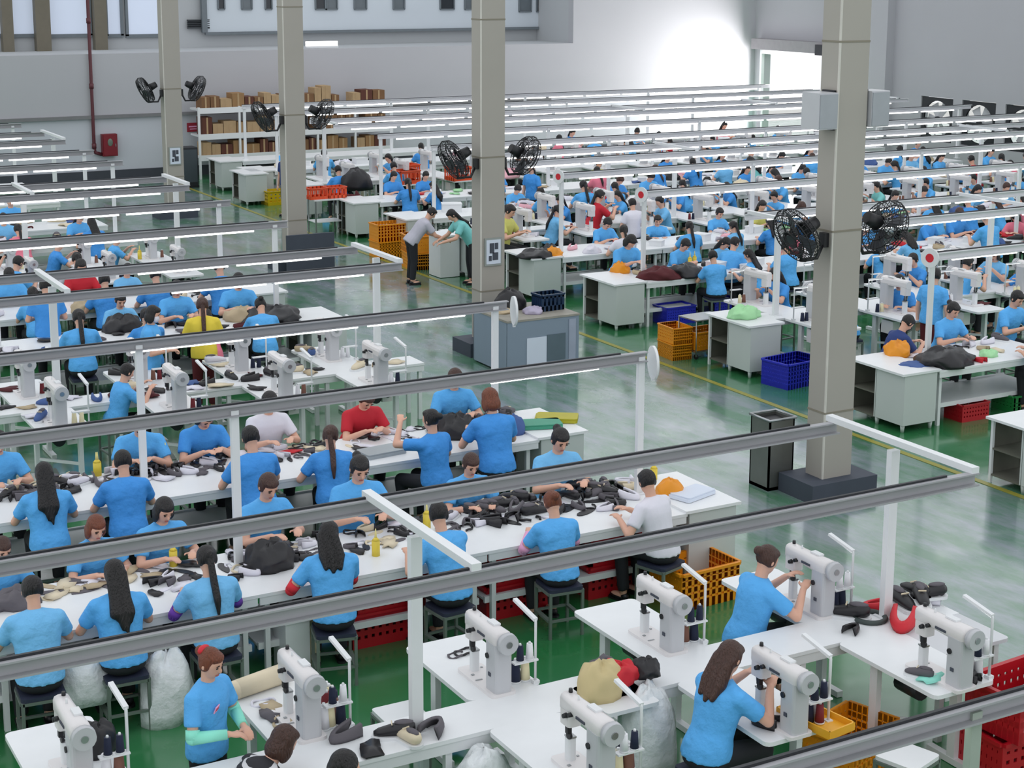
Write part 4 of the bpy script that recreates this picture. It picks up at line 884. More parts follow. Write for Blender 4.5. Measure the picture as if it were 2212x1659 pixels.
for px, py, sh, st, ya, lb in ((262, 635, 'pale', 'short', S_, 'worker in light blue facing the camera behind the third bench'), (384, 608, 'blue', 'bob', S_, 'dark-haired worker in blue facing the camera behind the third bench'),
        (516, 592, 'blue', 'short', S_ - .2, 'worker with brown hair in blue at the aisle end of the third bench'), (222, 590, 'deep', 'short', N_, 'royal blue back left of the light blue worker'), (332, 578, 'deep', 'short', N_, 'royal blue back in front of the third bench'),
        (470, 560, 'deep', 'short', N_, 'royal blue back beside the aisle end of the third bench'), (44, 553, 'blue', 'short', E_ + .5, 'dark-haired worker in blue reaching right near the left edge'), (176, 562, 'red', 'bob', S_, 'worker in a dark red shirt under the crossbeam'),
        (133, 515, 'deep', 'short', E_, 'worker with a straight royal blue back'), (258, 505, 'blue', 'short', E_, 'worker in blue leaning over pale shoe parts'), (165, 545, 'white', 'ponytail', N_ - .2, 'worker with a maroon ponytail')):
    who(lb, 'sew' if ya == E_ else 'work', st, px, py, ya, shirt=sh, face=abs(ya) > 2)
# right of the aisle
for px, py, pose, st, ya, sh, lb, kw in (
        (1940, 595, 'work', 'long', W_ + .5, 'deep', 'woman with long dark hair sewing left of the standing man', {'face': True}), (2022, 578, 'arms', 'short', E_ + .25, 'blue', 'standing man in blue with dark trousers beside the disc post', {'trous': 'maroon', 'scale': 1.0}),
        (1972, 684, 'bent', 'short', E_ - .2, 'navy', 'worker in dark blue bending beside the orange bag', {}), (2066, 655, 'work', 'bun', S_, 'blue', 'woman with a pale hair clip behind the black heap', {'face': True}),
        (2205, 630, 'work', 'short', S_ + .1, 'blue', 'short-haired worker in blue at the right edge behind the first right bench', {'face': True}), (2208, 565, 'sew', 'short', W_ + .2, 'deep', 'worker at the right edge in the first right sewing row', {}),
        (2095, 553, 'sew', 'short', E_, 'blue', 'worker in blue between white machines right of the standing man', {}), (2146, 535, 'sew', 'bob', W_ + .3, 'pale', 'worker in light blue behind the first right sewing row', {'face': True}),
        (1537, 541, 'work', 'short', N_ - .15, 'blue', 'worker with a wide blue back before the second right bench', {}), (1488, 520, 'bent', 'short', S_ + .1, 'blue', 'worker in blue bowed over yellow bottles', {'face': True}),
        (1487, 478, 'work', 'ponytail', N_ - .2, 'blue', 'worker with a black ponytail and light blue back', {}), (1612, 538, 'work', 'long', N_ + .5, 'blue', 'worker with long dark hair beside the white lamp post', {}),
        (1580, 478, 'work', 'ponytail', N_ + .2, 'pale', 'worker with long hair falling to the side in light blue', {}), (1592, 512, 'turn', 'short', E_ + .4, 'blue', 'worker in blue leaning right between two others', {}), (1558, 450, 'work', 'short', S_, 'blue', 'worker in blue facing the camera behind black bags', {'face': True}),
        (1422, 466, 'work', 'short', S_ - .4, 'blue', 'short-haired worker in blue before a white table', {'face': True}), (1318, 474, 'bent', 'short', S_, 'blue', 'worker in blue bowed behind a maroon heap', {'face': True}),
        (1213, 443, 'work', 'ponytail', E_ - .2, 'pale', 'worker in blue with dark hair turned to the right', {}), (1108, 443, 'work', 'ponytail', S_ + .6, 'lime', 'woman in a lime shirt behind the third right bench', {'face': True, 'by': 27.0}),
        (1370, 512, 'bent', 'bob', S_, 'blue', 'worker half hidden behind the orange bag', {}), (1300, 410, 'sew', 'ponytail', E_, 'red', 'worker in red and dark pink turned right', {}),
        (1364, 428, 'stand', 'short', N_, 'white', 'standing worker in white behind the lamp post', {'by': 26.95}), (1258, 390, 'work', 'ponytail', N_ - .1, 'blue', 'worker with a long blue back below the lamp beam', {}),
        (940, 450, 'lean', 'short', E_ - .15, 'grey', 'standing person in pale grey leaning over the white stand', {}), (968, 455, 'lean', 'long', W_ - .15, 'mint', 'standing person in mint leaning over the white stand', {}),
        (880, 385, 'work', 'ponytail', N_ - .2, 'deep', 'worker with dark hair behind the orange baskets cabinet', {}), (932, 392, 'work', 'long', N_ + .4, 'deep', 'worker with a long braid left of the second column', {}),
        (1147, 352, 'arms', 'ponytail', W_ + .3, 'deep', 'standing worker in royal blue beside the pink bundle', {'by': 32.4}), (612, 325, 'arms', 'short', W_ + .2, 'navy', 'standing worker in navy beside the third column', {'trous': 'navy'}),
        (728, 358, 'work', 'short', N_, 'deep', 'worker in royal blue behind the red baskets', {}), (700, 322, 'work', 'short', N_ - .4, 'blue', 'worker in blue right of the third column', {}), (848, 350, 'work', 'short', N_, 'blue', 'worker in bright blue above the orange baskets', {}),
        (2126, 455, 'work', 'short', N_, 'blue', 'worker with a straight blue back near the pink shirt', {}), (2192, 462, 'bent', 'bob', W_ + .4, 'pink', 'worker in pink at the right edge', {}), (1897, 520, 'work', 'long', N_ - .2, 'blue', 'worker in blue just right of the first column', {}),
        (1660, 470, 'work', 'long', N_, 'deep', 'worker in royal blue partly behind the column fan', {}), (1690, 520, 'work', 'short', N_, 'blue', 'worker in light blue below the column fan', {})):
    who(lb, pose, st, px, py, ya, shirt=sh, **kw)
# ---- everybody else, row by row
def fill_bench(where, yc, x0, x1, lod, step=.8, prob=.8):
    x = x0 + .45
    while x < x1 - .2:
        for s in (-1, 1):
            if random.random() < prob: auto_person(where, x + random.uniform(-.1, .1), yc + s * (.55 + .27), N_ if s < 0 else S_, lod, ('work', 'turn', 'bent'))
        x += step
def fill_sew(where, yc, xs, lod, prob, face=1):
    for x in xs:
        for s in (-1, 1):
            if random.random() < prob: auto_person(where, x - face * .56, yc + s * .82 + .1, E_ if face > 0 else W_, lod, ('sew',))
fill_bench('third left bench', 22.7, 4.4, 8.8, 1, .8, .55); fill_bench('fourth left bench', 25.2, 5.0, 8.4, 2, .62, .95)
fill_sew('third left sewing row', 28.15, (6.1, 7.4), 2, .7); fill_bench('fifth left bench', 31.4, 6.3, 8.3, 2, .62, .9); fill_bench('sixth left bench', 33.5, 6.8, 8.4, 2, .62, .7)
def rx(y): x = []; a = 15.75; 
fill_bench('first right bench', 16.2, 16.6, 18.4, 1)
fill_sew('first right sewing row', 19.5, [15.75 + 1.45 * i for i in range(4)], 1, .35, -1)
fill_bench('second right bench', 23.15, 16.2, ends(23.15) - .6, 1, .85, .62); fill_bench('third right bench', 25.9, 16.0, ends(25.9) - .6, 2, .85, .75)
fill_sew('second right sewing row', 28.6, [15.75 + 1.45 * i for i in range(11)], 2, .75, -1)
fill_bench('fourth right bench', 31.2, 15.6, ends(31.2) - .6, 2, .9, .72); fill_bench('fifth right bench', 33.9, 15.6, 32.5, 2, .95, .6)
fill_sew('third right sewing row', 37.2, [15.75 + 1.45 * i for i in range(12)], 2, .55, -1); fill_bench('sixth right bench', 40.4, 15.6, 32.5, 2, 1.1, .5)
# ------------------------------------------------------------------ goods on the benches
def put(kind, px, py, where, m=None, rz=None, s=1.0, i=0, z=TZ):
    p = at(px, py, z); p.x, p.y = clamp(p.x, p.y, .08); USED.append((p.x, p.y, .1)); return goods(kind, p.x, p.y, z, where, m, rz, s, i)
def one(t, px, py, z, label, cat, rz=0, s=1.0, ov=None, group=None):
    p = at(px, py, z)
    if z >= TZ: p.x, p.y = clamp(p.x, p.y, .1)
    USED.append((p.x, p.y, .16)); return inst(t, p, rz, label, cat, group, s, ov)
OB1, OB2, OA = 'on the first left bench', 'on the second left bench', 'on the first left sewing row'
LB = lambda m, seed, r, h, name='bag', amp=None: (name, heap_mesh(seed, m, r, h, name, amp or (.45 if h > 1.4 * r else .8)), [])
one(LB(BLACKL, 11, .2, .22), 582, 1222, TZ, 'big crumpled black bag on the front bench between ponytail and red sleeves', 'bag', .3)
one(LB(BLACKL, 12, .2, .24), 985, 940, TZ, 'black bag of shoe parts right of the woman lifting her arms', 'bag', .2)
one(LB(BLUEF, 13, .13, .2), 1108, 935, TZ, 'blue bag beside the lamp post at the end of the second bench', 'bag', .5)
one(LB(GREYL, 14, .19, .12), 28, 1305, TZ, 'grey round bundle at the left edge of the front bench', 'bag', .5)
one(LB(BLACKL, 15, .34, .2), 2040, 785, TZ, 'wide black heap of shoe parts on the first right bench', 'bag', .2)
one(LB(ORANGE, 16, .16, .2), 1936, 768, TZ, 'orange plastic bag on the end of the first right bench', 'bag')
one(LB(GREENF, 17, .12, .08), 2136, 768, TZ, 'light green cloth heap on the first right bench', 'cloth')
one(LB(BLUEF, 18, .2, .05), 1985, 790, TZ, 'flat grey blue plastic bundle on the first right bench', 'bag')
one(LB(GREENF, 19, .22, .16), 1608, 684, TZ + .03, 'light green cloth bundle on the end cabinet of the first right sewing row', 'cloth')
one(LB(MAROON, 20, .3, .18), 1425, 600, TZ, 'dark maroon heap beside the lamp post of the second right bench', 'bag')
one(LB(BLACKL, 21, .26, .2), 1478, 596, TZ, 'black heap right of the maroon one on the second right bench', 'bag')
one(LB(ORANGE, 22, .14, .18), 1333, 590, TZ, 'orange bag left of the lamp post on the second right bench', 'bag')
one(LB(ORANGE, 23, .14, .16), 1200, 553, TZ, 'orange bag on the end of the third right bench', 'bag')
one(LB(BLACKL, 24, .3, .14), 1160, 555, TZ, 'dark camouflage heap on the end cabinet of the third right bench', 'bag')
one(LB(PINKF, 25, .3, .25), 1095, 390, TZ, 'pink cloth bundle right of the second column', 'cloth')
one(LB(BLACKL, 27, .4, .2), 590, 690, TZ, 'row-end heap of black shoes on the third left bench', 'bag', .4)
one(LB(TAN, 28, .22, .18), 520, 690, TZ, 'beige meshed bundle on the third left bench', 'bag', .2)
one(LB(BLACKL, 29, .24, .22), 255, 705, TZ, 'black heap before the masked worker on the third left bench', 'bag')
one(LB(TAN, 30, .2, .2), 215, 690, TZ, 'beige heap beside the waist-long ponytail', 'bag')
# folded sheets on the cabinet of the second bench, papers, boxes
SHEET = lambda m: ('folded_sheet', None, [P('sheet', mb(m).prism([(x, y) for x, y in rrect(.5, .3, .03)], 0, .035)), P('top_sheet', mb(m).prism([(x * .96 + .01, y * .94) for x, y in rrect(.5, .3, .03)], .036, .05))])
one(SHEET(mat('teal_sheet', (62, 148, 120), .5)), 1165, 920, TZ + .03, 'folded teal sheet on the end cabinet of the second left bench', 'sheet', -.3)
one(SHEET(mat('olive_sheet', (176, 168, 34), .5)), 1212, 905, TZ + .03, 'folded olive yellow sheet on the end cabinet of the second left bench', 'sheet', -.6)
one(SHEET(mat('grey_sheet', (160, 168, 172), .5)), 822, 980, TZ, 'flat grey sheet on the second left bench before the red jacket', 'sheet', .1)
one(SHEET(PAPER), 1495, 1070, TZ + .03, 'stack of white paper sheets on the end cabinet of the front bench', 'paper', .3, .9)
one(LB(ORANGE, 31, .12, .18), 1446, 1072, TZ, 'orange bag behind the white shirt at the end of the front bench', 'bag')
for px, py in ((375, 1222), (812, 1200), (922, 1140), (1412, 1040), (195, 1010), (352, 1000), (182, 1000), (300, 560), (108, 700)):
    p = at(px, py, TZ); p.x, p.y = clamp(p.x, p.y); USED.append((p.x, p.y, .06)); goods('bottle', p.x, p.y, TZ, OB1 if py > 1030 else OB2 if py > 900 else 'on the third left bench', None, 0, 1.1)
for px, py in ((1490, 575), (1700, 560), (1500, 572), (1760, 545)): p = at(px, py, TZ); p.x, p.y = clamp(p.x, p.y); goods('bottle', p.x, p.y, TZ, 'on the second right bench', None, 0, 1.1)
# front bench: cream straps at its left, white and black parts, then many black uppers towards the aisle
def pxfill(where, poly, n, pal, kinds, s=(1, 1.4)):
    (xa, ya), (xb, yb), hh = poly
    for i in range(n):
        for _ in range(14):
            t = random.random(); p = at(xa + (xb - xa) * t, ya + (yb - ya) * t + random.uniform(-hh, hh), TZ); k = random.choice(kinds); p.x, p.y = clamp(p.x, p.y)
            if free(p.x, p.y, .05): goods(k, p.x, p.y, TZ, where, random.choice(PAL[pal]), None, random.uniform(*s), i); break
pxfill(OB1, ((90, 1265), (330, 1215), 32), 34, 'cream', ('piece', 'insole', 'strap', 'piece'), (.8, 1.2))
pxfill(OB1, ((330, 1262), (430, 1235), 28), 12, 'bw', ('upper', 'insole', 'piece', 'strap'), (.7, 1.1))
pxfill(OB1, ((480, 1225), (680, 1165), 36), 44, 'bw', ('upper', 'piece', 'strap', 'insole', 'upper'), (.7, 1.15))
pxfill(OB1, ((750, 1160), (930, 1115), 40), 30, 'bw', ('upper', 'piece', 'strap', 'insole'), (.7, 1.1))
pxfill(OB1, ((965, 1110), (1340, 1055), 42), 74, 'black', ('upper', 'upper', 'upper', 'shoe', 'strap', 'insole'), (.9, 1.35))
pxfill(OB1, ((1200, 1085), (1370, 1055), 20), 10, 'mixed', ('upper', 'shoe'))
for i, (px, py, h) in enumerate(((1030, 1120, .0), (1045, 1105, .05), (1060, 1130, .03), (1085, 1100, .04), (1275, 1060, .06), (1300, 1070, .05), (1320, 1055, .08), (1245, 1060, .05), (1010, 1085, .05), (1110, 1085, .05))):
    p = at(px, py, TZ); goods('shoe' if i % 2 else 'upper', p.x, p.y, TZ + .001, OB1, BLACKL, None, 1.35, i)
pxfill(OB2, ((0, 1040), (180, 1015), 45), 40, 'bw', ('upper', 'upper', 'strap', 'piece', 'shoe'), (.8, 1.25))
pxfill(OB2, ((190, 1020), (480, 985), 34), 50, 'black', ('upper', 'piece', 'strap', 'upper', 'insole'), (.75, 1.2))
pxfill(OB2, ((560, 975), (690, 955), 30), 24, 'bw', ('piece', 'upper', 'strap', 'insole'), (.7, 1.1))
pxfill(OB2, ((750, 950), (900, 920), 26), 24, 'bw', ('piece', 'upper', 'strap', 'insole'), (.7, 1.1))
pxfill(OB2, ((930, 925), (1090, 895), 20), 14, 'black', ('shoe', 'upper', 'upper'))
put('piece', 628, 978, OB2, REDF, 0, 1.0)
scatter('on the third left bench', 3.6, 8.8, 22.3, 23.1, 22, 'mixed', s=(1.1, 1.6)); scatter('on the fourth left bench', 4.4, 8.4, 24.8, 25.6, 16, 'mixed', s=(1.2, 1.8)); scatter('on the fifth left bench', 6, 8.4, 31, 31.8, 8, 'black', s=(1.3, 2)); scatter('on the sixth left bench', 6.6, 8.6, 33.1, 33.9, 8, 'mixed', s=(1.3, 2))
scatter('on the first right bench', 15.3, 18.2, 15.75, 16.6, 18, 'bright', s=(1.0, 1.4)); scatter('on the second right bench', 15.3, 24.5, 22.7, 23.6, 44, 'mixed', ('upper', 'piece', 'shoe', 'bag', 'box', 'strap'), s=(1.1, 1.7)); scatter('on the third right bench', 15.3, 27, 25.5, 26.3, 40, 'bright', ('upper', 'piece', 'bag', 'shoe', 'box'), s=(1.2, 1.9))
scatter('on the fourth right bench', 15.3, 31, 30.8, 31.6, 34, 'bright', ('piece', 'bag', 'box', 'shoe'), s=(1.3, 2.1)); scatter('on the fifth right bench', 15.3, 32, 33.5, 34.3, 26, 'bright', ('bag', 'box', 'piece'), s=(1.2, 1.8)); scatter('on the sixth right bench', 15.3, 31, 40, 40.8, 16, 'bright', ('bag', 'box'), s=(1.2, 1.8))
# machine tables: work pieces beside the machines
for where, yc, x0, x1, n in ((OA, 9.6, 2.2, 9.2, 8), ('on the second left sewing row', 19.5, 3.4, 9.2, 26)): scatter(where, x0, x1, yc - .18, yc + .18, n, 'mixed', ('piece', 'upper', 'shoe'), s=(1, 1.5))
for k, x in enumerate(DX):
    for s in (1, -1):
        for dx, dy in ((-.16, .15), (-.18, .38), (.14, .3)):
            if random.random() < .6: goods(random.choice(('upper', 'piece', 'shoe')), x + dx, 19.5 + s * .78 + dy * .8, TZ, f'on {"far" if s > 0 else "near"} tables of second left sewing row', random.choice(PAL['mixed']), None, 1.2, k)
for y in (19.5, 28.6):
    x = 15.75
    while x < ends(y) - .8:
        for s in (1, -1):
            if random.random() < .6: goods(random.choice(('upper', 'piece', 'shoe', 'piece')), x + .18, y + s * .78 - .1, TZ, f'on the {"first" if y < 20 else "second"} right sewing row', random.choice(PAL['mixed']), None, 1.3, int(x))
        x += 1.45
# near machine tables, thing by thing
put('upper', 1655, 1568, OA, BLACKL, .6, 1.2); put('upper', 2080, 1478, OA, BLACKL, 1.9, 1.4); put('upper', 2120, 1486, OA, BLACKL, .4, 1.1); put('shoe', 1985, 1462, OA, GREYL, .5, .9); put('piece', 2010, 1468, OA, mat('mint_cloth', (150, 232, 214), .7), .2, 1.0)
put('strap', 1002, 1410, OA, BLACKL, .2, .9); put('strap', 985, 1416, OA, GREYL, .3, .8); put('shoe', 852, 1592, OA, BLACKL, 1.2, 1.2); put('shoe', 880, 1602, OA, CREAM, .2, 1.1); put('upper', 935, 1582, OA, GREYL, -.8, 1.5)
one(('ring_gasket', mb(mat('dark_green_rubber', (62, 72, 70), .6)).tube([(.13 * math.cos(2 * PI * i / 20), .13 * math.sin(2 * PI * i / 20), .016) for i in range(20)], .022, 6, True).mesh('ring_gasket'), []), 1878, 1337, TZ, 'dark rubber ring lying on the white table left of the lamp post', 'ring')
ru = inst(UPPER, at(1950, 1352, TZ), 2.3, 'bright red shoe upper beside the foot of the tall lamp post', 'shoe upper', None, 2.0, {'self': REDF})
pxfill('behind the red upper', ((1950, 1300), (2030, 1285), 14), 10, 'black', ('shoe', 'upper'), (1.2, 1.5))
for i, (px, py) in enumerate(((1975, 1283), (2005, 1290), (1990, 1300))): p = at(px, py, TZ + .07); goods('shoe', p.x, p.y, TZ + .06, 'piled behind the red upper', BLACKL, i * 1.3, 1.3, i)
# tray with thread in the middle near station
YT = ('tray', None, [P('base', mb(mat('amber_plastic', (236, 172, 44), .4)).box((0, 0, .008), (.26, .5, .016)))] + [P('rim', mb(mat('amber_plastic', (236, 172, 44))).box(c, d)) for c, d in (((.125, 0, .035), (.012, .5, .05)), ((-.125, 0, .035), (.012, .5, .05)), ((0, .245, .035), (.26, .012, .05)), ((0, -.245, .035), (.26, .012, .05)))])
one(YT, 1812, 1552, TZ, 'amber thread tray on the near machine table right of the machine', 'tray', .15)
for k, (px, py) in zip((0, 2, 1, 2, 3, 4), ((1785, 1500), (1815, 1525), (1745, 1578), (1785, 1570), (1720, 1565), (1760, 1590))):
    p = at(px, py, TZ + .02); p.x, p.y = clamp(p.x, p.y); o = inst(('thread_cone', CONES[k], []), (p.x, p.y, TZ + .018), k, None, 'thread cone', 'thread cones on the sewing tables', 1.15); reg(o, f'{CONEN[k]} thread cone in the amber tray', 'of the near machine table')
for k, (px, py) in zip((1, 0, 3, 2, 1), ((1372, 1655), (1385, 1615), (1402, 1600), (1398, 1650), (1425, 1620))):
    p = at(px, py, TZ); p.x, p.y = clamp(p.x, p.y); o = inst(('thread_cone', CONES[k], []), p, k, None, 'thread cone', 'thread cones on the sewing tables', 1.4); reg(o, f'{CONEN[k]} thread cone', 'beside the machine at the lower edge')
for k, (px, py) in zip((2, 0, 4, 1, 3, 1), ((705, 1545), (720, 1530), (735, 1560), (758, 1515), (700, 1575), (770, 1530))):
    p = at(px, py, TZ); p.x, p.y = clamp(p.x, p.y); o = inst(('thread_cone', CONES[k], []), p, k, None, 'thread cone', 'thread cones on the sewing tables', 1.4); reg(o, f'{CONEN[k]} thread cone', 'beside the standing woman')
# cream pile and roll at the second machine from the left
one(('fabric_roll', mb(CREAM).cap((-.2, 0, .07), (.2, 0, .07), .07, .075, 12).mesh('fabric_roll'), []), 560, 1492, TZ, 'cream padded roll at the far tip of the machine table beside the standing woman', 'fabric roll', .25)
pxfill('on the machine table beside the standing woman', ((565, 1510), (610, 1560), 16), 12, 'cream', ('piece', 'strap'), (.9, 1.2))
one(LB(BLACKL, 40, .11, .22), 228, 1622, TZ, 'black leather pile beside the handwheel of the leftmost machine', 'bag')
# heap between the near stations: cream bag, red cloth, clear bag
one(LB(mat('straw_bag', (206, 188, 140), .7), 41, .15, .26), 1310, 1512, .78, 'cream bag beside the red cloth between two sewing stations', 'bag')
one(LB(REDF, 42, .13, .14), 1368, 1490, .86, 'red cloth heap between the cream bag and the clear bag', 'cloth'); one(LB(GREYL, 43, .12, .14), 1300, 1462, .78, 'dark grey cloth behind the cream bag', 'cloth')
one(LB(BLACKL, 44, .1, .12), 1430, 1480, .86, 'black scraps above the clear plastic bag', 'cloth')
p = at(1395, 1600, .4); inst(LB(BAGW, 45, .2, .62), (p.x, p.y, .2), .4, 'clear white plastic bag hanging beside the seated sewer', 'bag')
inst(('support_shelf', None, [P('board', mb(WHITE).prism(rrect(.45, .5, .03), .75, .78)), P('leg', mb(WHITE2).box((.15, .15, .37), (.04, .04, .75))), P('leg', mb(WHITE2).box((-.15, -.15, .37), (.04, .04, .75)))]), (at(1330, 1500, .78).x, at(1330, 1500, .78).y, 0), 0, 'small white stand under the cream bag', 'stand')
# bag hung in front of the near edge of the middle table
p = at(1010, 1590, .72); inst(LB(BAGW, 46, .18, .4), (p.x, 9.24, .32), 0, 'white plastic bag hung before the middle table at the lower edge', 'bag')
# ---- floor things of the near rows
p = at(878, 1548, .48); o = stool((p.x, p.y + .1), 0, '', True); o['label'] = 'white-topped stool beside the lamp post of the first left sewing row'
p = at(1960, 1628, .48); o = stool((p.x, p.y), .3, '', True); o['label'] = 'pale stool under the lamp beam at the lower right corner'
p = at(1530, 1308, 0); crate('orange', p.x, p.y + .24, 0, 'large orange slotted crate behind the sewing woman at the aisle', .06, s=1.12)
for i, (px, py) in enumerate(((1105, 1320), (1320, 1275), (820, 1375), (1110, 1318))):
    p = at(px, py, 0)
    if i < 3: crate('red', p.x, 12.95, 0, f'red crate on the floor under the front bench, {ordn((1, 0, 2)[i])} from the aisle', .0, s=1.1); crate('red', p.x + .05, 12.95, .272, f'red crate on the lower shelf of the front bench, {ordn((1, 0, 2)[i])} from the aisle', .0, s=1.1)
crate('red', 9.05, 8.35, 0, 'red crate on the floor beyond the machine at the right edge', 0, s=1.2); crate('red', 9.1, 8.3, .36, 'red crate stacked at the right edge beyond the near machine', .08, s=1.2)
for k in range(2): crate('red', 6.75 + .02 * k, 6.75, .3 * 1.3 * k, ('lower', 'upper')[k] + ' red crate behind the grey green post at the lower right corner', .05 * k, s=1.3)
p = at(1835, 1650, 0); crate('orange', p.x, p.y, 0, 'orange crate under the near machine table at the lower edge', .3)
p = at(370, 1560, 0); inst(LB(BAGW, 50, .2, .55), (3.62, 12.22, 0), .3, 'full white plastic bag standing beside a stool under the front bench', 'bag')
inst(LB(BAGW, 51, .18, .42), (3.0, 12.35, .25), .3, 'grey white plastic bag hanging between two stools at the front bench', 'bag')
p = at(650, 1462, 0); inst(('parts_bin', None, [P('body', mb(WHITE2).box((0, 0, .24), (.22, .3, .48))), P('lid', mb(WHITE2).box((0, 0, .49), (.24, .32, .03))), P('side_tube', mb(CREAM).cone((.19, 0, 0), (.19, 0, .46), .07, .07, 12))]), (p.x, p.y + .2, 0), 0, 'white lidded bin with a cream tube beside it under the front bench', 'bin')
# ---- aisle things
def desk():
    W, D, H = 1.26, 1.1, .82
    t = inst(('desk', None, [P('top', mb(mat('scuffed_grey_top', (150, 146, 136), .6, var=.25, scale=5)).box((0, 0, H), (W, D, .03))), P('front_panel', mb(DESKM).box((0, -D / 2 + .02, .42), (W - .02, .02, .78))), P('side_panel', mb(DESKM).box((-W / 2 + .02, 0, .42), (.02, D - .04, .78))), P('side_panel', mb(DESKM).box((W / 2 - .02, 0, .42), (.02, D - .04, .78))),
        P('back_panel', mb(DESKM).box((0, D / 2 - .02, .42), (W - .02, .02, .78))), P('drawer', mb(mat('dark_slate_metal', (92, 108, 118), .5)).box((.22, -D / 2 + .005, .36), (.32, .015, .4))), P('paper', mb(PAPER).box((-.12, -D / 2 + .003, .33), (.34, .008, .42)), label='white paper taped to the front'), P('pale_strip', mb(mat('pale_metal', (160, 168, 186), .5)).box((.5, -D / 2 + .005, .45), (.12, .015, .62)))]),
        (12.14, 21.35, 0), 0, 'blue grey metal desk with a taped paper at the foot of the second column', 'desk')
desk()
inst(CR['navy'], (12.5, 21.3, .835), .05, 'dark blue slotted basket on the blue grey desk', 'basket', None, 1.0)
inst(LB(mat('lilac_film', (176, 168, 190), .4), 60, .13, .1), (12.15, 21.15, .835), 0, 'pale lilac bag beside the dark blue basket', 'bag'); inst(LB(TAN, 61, .14, .06), (11.78, 21.4, .835), 0, 'tan scraps on the left half of the desk', 'cloth')
inst(LB(BLACKL, 62, .2, .3), (12.0, 21.6, .835), 0, 'black bag at the back of the desk behind the disc post', 'bag')
bn = mb(STEEL); inst(('waste_bin', None, [P('body', mb(mat('bin_steel', (128, 130, 126), .35, metal=.7)).box((0, -.17, .42), (.36, .02, .84)).box((0, .17, .42), (.36, .02, .84)).box((-.17, 0, .42), (.02, .36, .84)).box((.17, 0, .42), (.02, .36, .84)).box((0, 0, .02), (.36, .36, .04))), P('rim', mb(STEEL).tube([(-.19, -.19, .85), (.19, -.19, .85), (.19, .19, .85), (-.19, .19, .85)], .016, 6, True)), P('liner', mb(BLACKP).box((0, 0, .8), (.32, .32, .01)))]),
    (11.72, 14.75, 0), .0, 'tall steel waste bin with a bright rim left of the first column', 'bin')
# crates by the cabinets right of the aisle
p = at(1690, 826, 0); crate('blue', p.x + .1, p.y - .1, 0, 'big blue slotted crate before the first right sewing row', .15)
cart = inst(('trolley', None, [P('frame', mb(STEEL).tube([(-.3, -.22, .05), (-.3, -.22, .62), (.3, -.22, .62), (.3, -.22, .05)], .014, 6).tube([(-.3, .22, .05), (-.3, .22, .62), (.3, .22, .62), (.3, .22, .05)], .014, 6)), P('deck', mb(STEEL).box((0, 0, .12), (.6, .44, .02))), P('top_deck', mb(STEEL).box((0, 0, .62), (.62, .46, .02)))] + [('caster', mb(BLACKP).cone((-.015, 0, 0), (.015, 0, 0), .04, .04, 10).mesh('caster'), (x, y, .042), None, (), None) for x in (-.27, .27) for y in (-.19, .19)]), (14.88, 20.55, 0), .05, 'low steel trolley loaded with orange crates before the first right sewing row', 'trolley')
crate('orange', 14.88, 20.55, .135, 'orange crate on the low steel trolley', .08, s=.85); crate('orange', 14.42, 20.65, 0, 'lower orange crate standing left of the low steel trolley', 1.5, s=.75); crate('orange', 14.42, 20.65, .26, 'upper orange crate standing left of the low steel trolley', 1.52, s=.75)
crate('orange', 14.3, 31.0, 0, 'orange crate before the cabinet of the fourth right bench', .05, s=1.05); crate('orange', 14.3, 31.0, .36, 'upper orange crate before the cabinet of the fourth right bench', 0, s=1.05)
crate('orange', 14.25, 29.55, 0, 'orange crate beside the two standing people', 1.4, s=1.0); crate('orange', 14.25, 29.55, .345, 'orange crate stacked beside the two standing people', 1.45, s=1.0)
inst(('white_stand', None, [P('top', mb(WHITE).box((0, 0, .83), (.5, .6, .03))), P('body', mb(WHITE2).box((0, 0, .41), (.42, .5, .8)))]), (14.35, 28.5, 0), 0, 'narrow white stand between the two leaning people', 'stand')
for i, (px, py, c) in enumerate(((600, 440, 'y'), (695, 425, 'o'), (740, 425, 'o'), (870, 400, 'o'), (905, 398, 'o'), (965, 392, 'o'), (890, 380, 'r'))):
    p = at(px, py, 0 if c == 'y' else .85)
    if c == 'y': inst(crate_t('crate', mat('mustard_plastic', (214, 180, 20), .4), .7, .5, .36), (p.x, p.y, 0), 0, 'mustard yellow crate left of the third column', 'crate', 'plastic crates')
    elif i < 3: crate('ored', 14.08 + .46 * (i - 1), 34.4, .816, f'orange red basket on the grey cart, {("nearer the aisle", "nearer the benches")[i - 1]}', .05, 'orange red baskets', .85)
    else:
        x, y = clamp(p.x, p.y, .25); crate('ored', x, y, TZ, f'orange red basket on the bench beyond the second column, {ordn(i - 3)} from the third column', .1, 'orange red baskets', 1.1)
